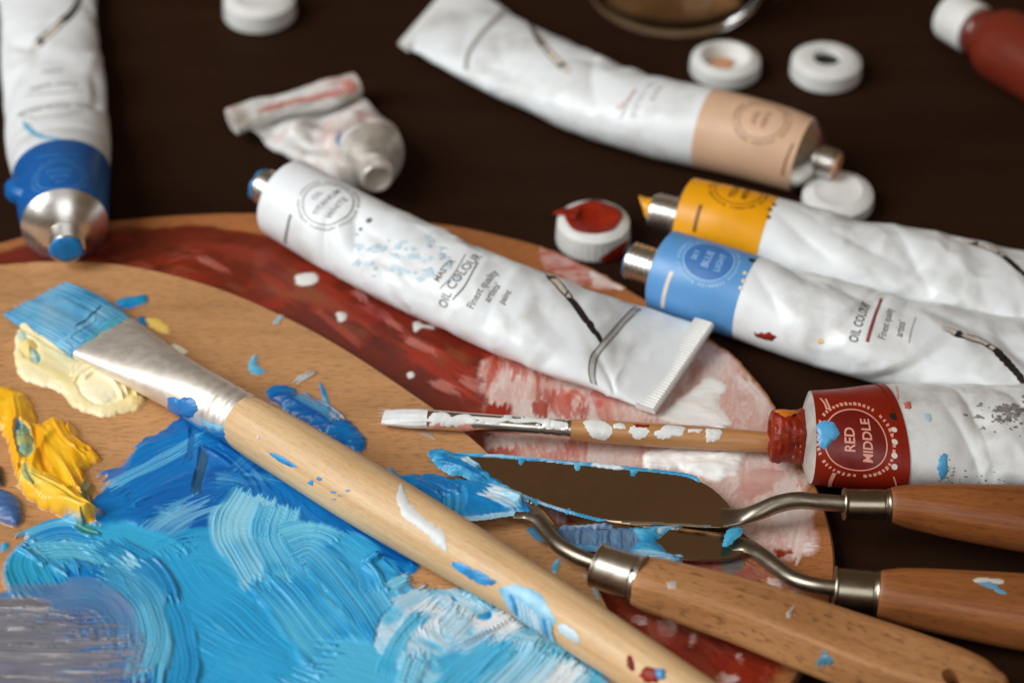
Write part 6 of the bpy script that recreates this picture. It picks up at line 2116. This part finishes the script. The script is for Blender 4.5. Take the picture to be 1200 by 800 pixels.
def knife_front():
    o = at(560, 585, 10.2)
    n = np.array([-0.02, 0.06, 1.0])
    n /= np.linalg.norm(n)
    t = thing('palette_knife', 'nearest palette knife with big pale wooden handle and hole, blade buried in blue paint', 'palette knife', at(850, 700, ZB), KN)
    out = [(470, 560), (520, 558), (560, 566), (600, 582), (622, 596), (628, 604), (618, 607), (590, 604), (540, 606), (500, 596), (470, 578)]
    mb = MB()
    plate(mb, out, o, n, 0.7)
    bl = mb.build('blade', M['steel'], t, sharp=25)
    neck, fs, hs, fo, ho = knife_fittings(t,
                   [stn(606, 598, 2.4, 0.5, z=10.6), stn(620, 602, 2.0, 0.8, z=10.6), stn(630, 610, 1.7, 1.4, z=10.8), stn(642, 624, 1.6, z=11.2), stn(656, 639, 1.6, z=12.2), stn(674, 650, 1.6, z=12.8), stn(706, 663, 1.6, z=13.2)],
                   [stn(699, 661.5, 4.3, z=13.2), stn(724, 670.5, 4.5, z=13.1), stn(752, 680, 4.8, z=13.0)],
                   [stn(748, 679, 4.2, 3.8, z=13.0, p=2.4, roll=-8), stn(752, 680.5, 4.9, 4.2, z=13.0, p=3.0, roll=-8), stn(790, 692, 5.3, 4.3, z=12.6, p=4.2, roll=-9), stn(870, 716, 6.1, 4.6, z=11.6, p=5.0, roll=-10), stn(960, 748, 7.1, 4.8, z=10.4, p=5.0, roll=-10), stn(1040, 776, 7.6, 4.8, z=9.2, p=4.6, roll=-8), stn(1105, 795, 7.0, 4.6, z=8.0, p=4.0, roll=-5), stn(1150, 806, 5.4, 4.2, z=7.2, p=3.0), stn(1166, 810, 3.8, 3.6, z=6.9, p=2.6)],
                   mat_handle('beech_knife_handle', S(198, 142, 90), S(160, 102, 58), 0.8, 0.55), dome=2.6, fcol=(0.62, 0.57, 0.49))
    mb = MB()
    fs.disc(mb, fs.inv(741, 668), 0.42, off=0.03, n=20)
    mb.build('pin_hole', M['hole'], fo, sharp=None)
    hc = hs.comp(hs.C, np.array([hs.inv(1116, 788)[0]]))[0]
    drill(ho, t, at(1116, 788, hc[2] + 5.8), np.array([0.0, -0.12, 1.0]), 1.9, 20)
    mb = MB()
    hs.blob(mb, [(958, 774), (972, 768), (978, 776), (966, 784)], dome=0.2)
    hs.ribbon(mb, [(962, 762), (970, 766)], 0.8, dome=0.15)
    mb.build('paint_smear', plain('thin_blue_smear', S(92, 152, 178), 0.4, var=0.2), t, sharp=None)
    mb = MB()
    hs.ribbon(mb, [(924, 716), (926, 724)], 1.0, dome=0.15)
    hs.blob(mb, [(782, 682), (794, 680), (792, 690), (784, 690)], dome=0.05)
    mb.build('paint_smear', plain('greyed_smear', S(186, 172, 158), 0.5), t, sharp=None)
    cv = Canvas(o, n, [(440, 540), (640, 540), (440, 625), (640, 625)], 0.22)
    b = 'blade_paint'
    cv.blob([(446, 548), (466, 556), (486, 554), (506, 562), (545, 563), (585, 572), (608, 584), (627, 598), (622, 606), (600, 602), (575, 606), (540, 608), (505, 598), (480, 580), (455, 566)], MIDB, S(40, 134, 198), h=1.4, part=b, rag=0.7, rf=0.5, tf=0.25, ang=-0.2, tex=0.3, rise=1.2)
    cv.stroke([(530, 570), (532, 590), (528, 606)], 6, S(70, 160, 216), MIDB, h=1.4, part=b, nb=9, rag=1, op=0.8)
    cv.stroke([(486, 564), (510, 574), (535, 590)], 7, MIDB, DEEP, h=1.4, part=b, nb=9, rag=2, op=0.7)
    cv.stroke([(566, 572), (590, 582), (616, 598)], 5, S(214, 226, 230), S(150, 198, 222), h=1.6, part=b, nb=9, rag=2, dry=0.3)
    cv.stroke([(576, 586), (596, 592), (612, 602)], 3, S(110, 184, 218), S(220, 228, 230), h=1.5, part=b, nb=6, rag=2, op=0.8)
    cv.stroke([(520, 608), (560, 608), (600, 603), (624, 606)], 1.0, S(150, 200, 226), S(220, 230, 232), h=0.8, part=b, nb=4, rag=1, along=0.3)
    cv.crest([(500, 562), (545, 565), (590, 578), (620, 596)], 1.6, 0.6)
    cv.build(bl, M['paint'], thr=0.3, lift=0.0)
    return t


def knife_marks():
    pass


build_table()
build_back_palette()
build_front_palette()
tube_white()
tube_flesh()
tube_yellow()
tube_lightblue()
tube_red()
tube_blue()
tube_crumpled()
build_caps()
build_bottle()
build_dish()
flat_brush()
thin_brush()
knife_trowel()
knife_narrow()
knife_front()


# ------------------------------------------------------------------ light, world, camera
def area(name, loc, target, size, power, col, size_y=None):
    ld = bpy.data.lights.new(name, 'AREA')
    ld.shape = 'RECTANGLE'
    ld.size = size
    ld.size_y = size_y or size
    ld.energy = power
    ld.color = col
    o = bpy.data.objects.new(name, ld)
    COL.objects.link(o)
    o.location = loc
    d = Vector(target) - Vector(loc)
    o.rotation_euler = d.to_track_quat('-Z', 'Y').to_euler()
    return o


area('window_light', (-0.95, -0.30, 0.85), (0.0, 0.0, 0.0), 0.7, 18.3, (0.94, 0.98, 1.0), 0.9)
area('front_fill', (0.25, -1.2, 1.1), (0, 0, 0), 0.9, 5.4, (0.94, 0.98, 1.0), 0.8)  # added fill lamp in front, stands for no real source

w = bpy.data.worlds.new('World')
SC.world = w
w.use_nodes = True
w.node_tree.nodes['Background'].inputs[0].default_value = (*S(122, 98, 72), 1)
w.node_tree.nodes['Background'].inputs[1].default_value = 0.62

cd = bpy.data.cameras.new('camera')
co = bpy.data.objects.new('camera', cd)
COL.objects.link(co)
co.location = Vector(CP) * MM
co.rotation_euler = Vector(CF).to_track_quat('-Z', 'Y').to_euler()
cd.sensor_width = 36.0
cd.angle = HFOV
cd.clip_start = 0.01
cd.clip_end = 20.0
cd.dof.use_dof = True
cd.dof.focus_distance = float(np.dot(at(560, 570, 9) - CP, CF)) * MM
cd.dof.aperture_fstop = 10.5
cd.dof.aperture_blades = 0
SC.camera = co
for o in list(bpy.data.objects):
    if 'base_mm' in o:
        del o['base_mm']
SC.view_settings.view_transform = 'Standard'
SC.view_settings.look = 'None'
SC.view_settings.exposure = 0.0
SC.view_settings.gamma = 1.0
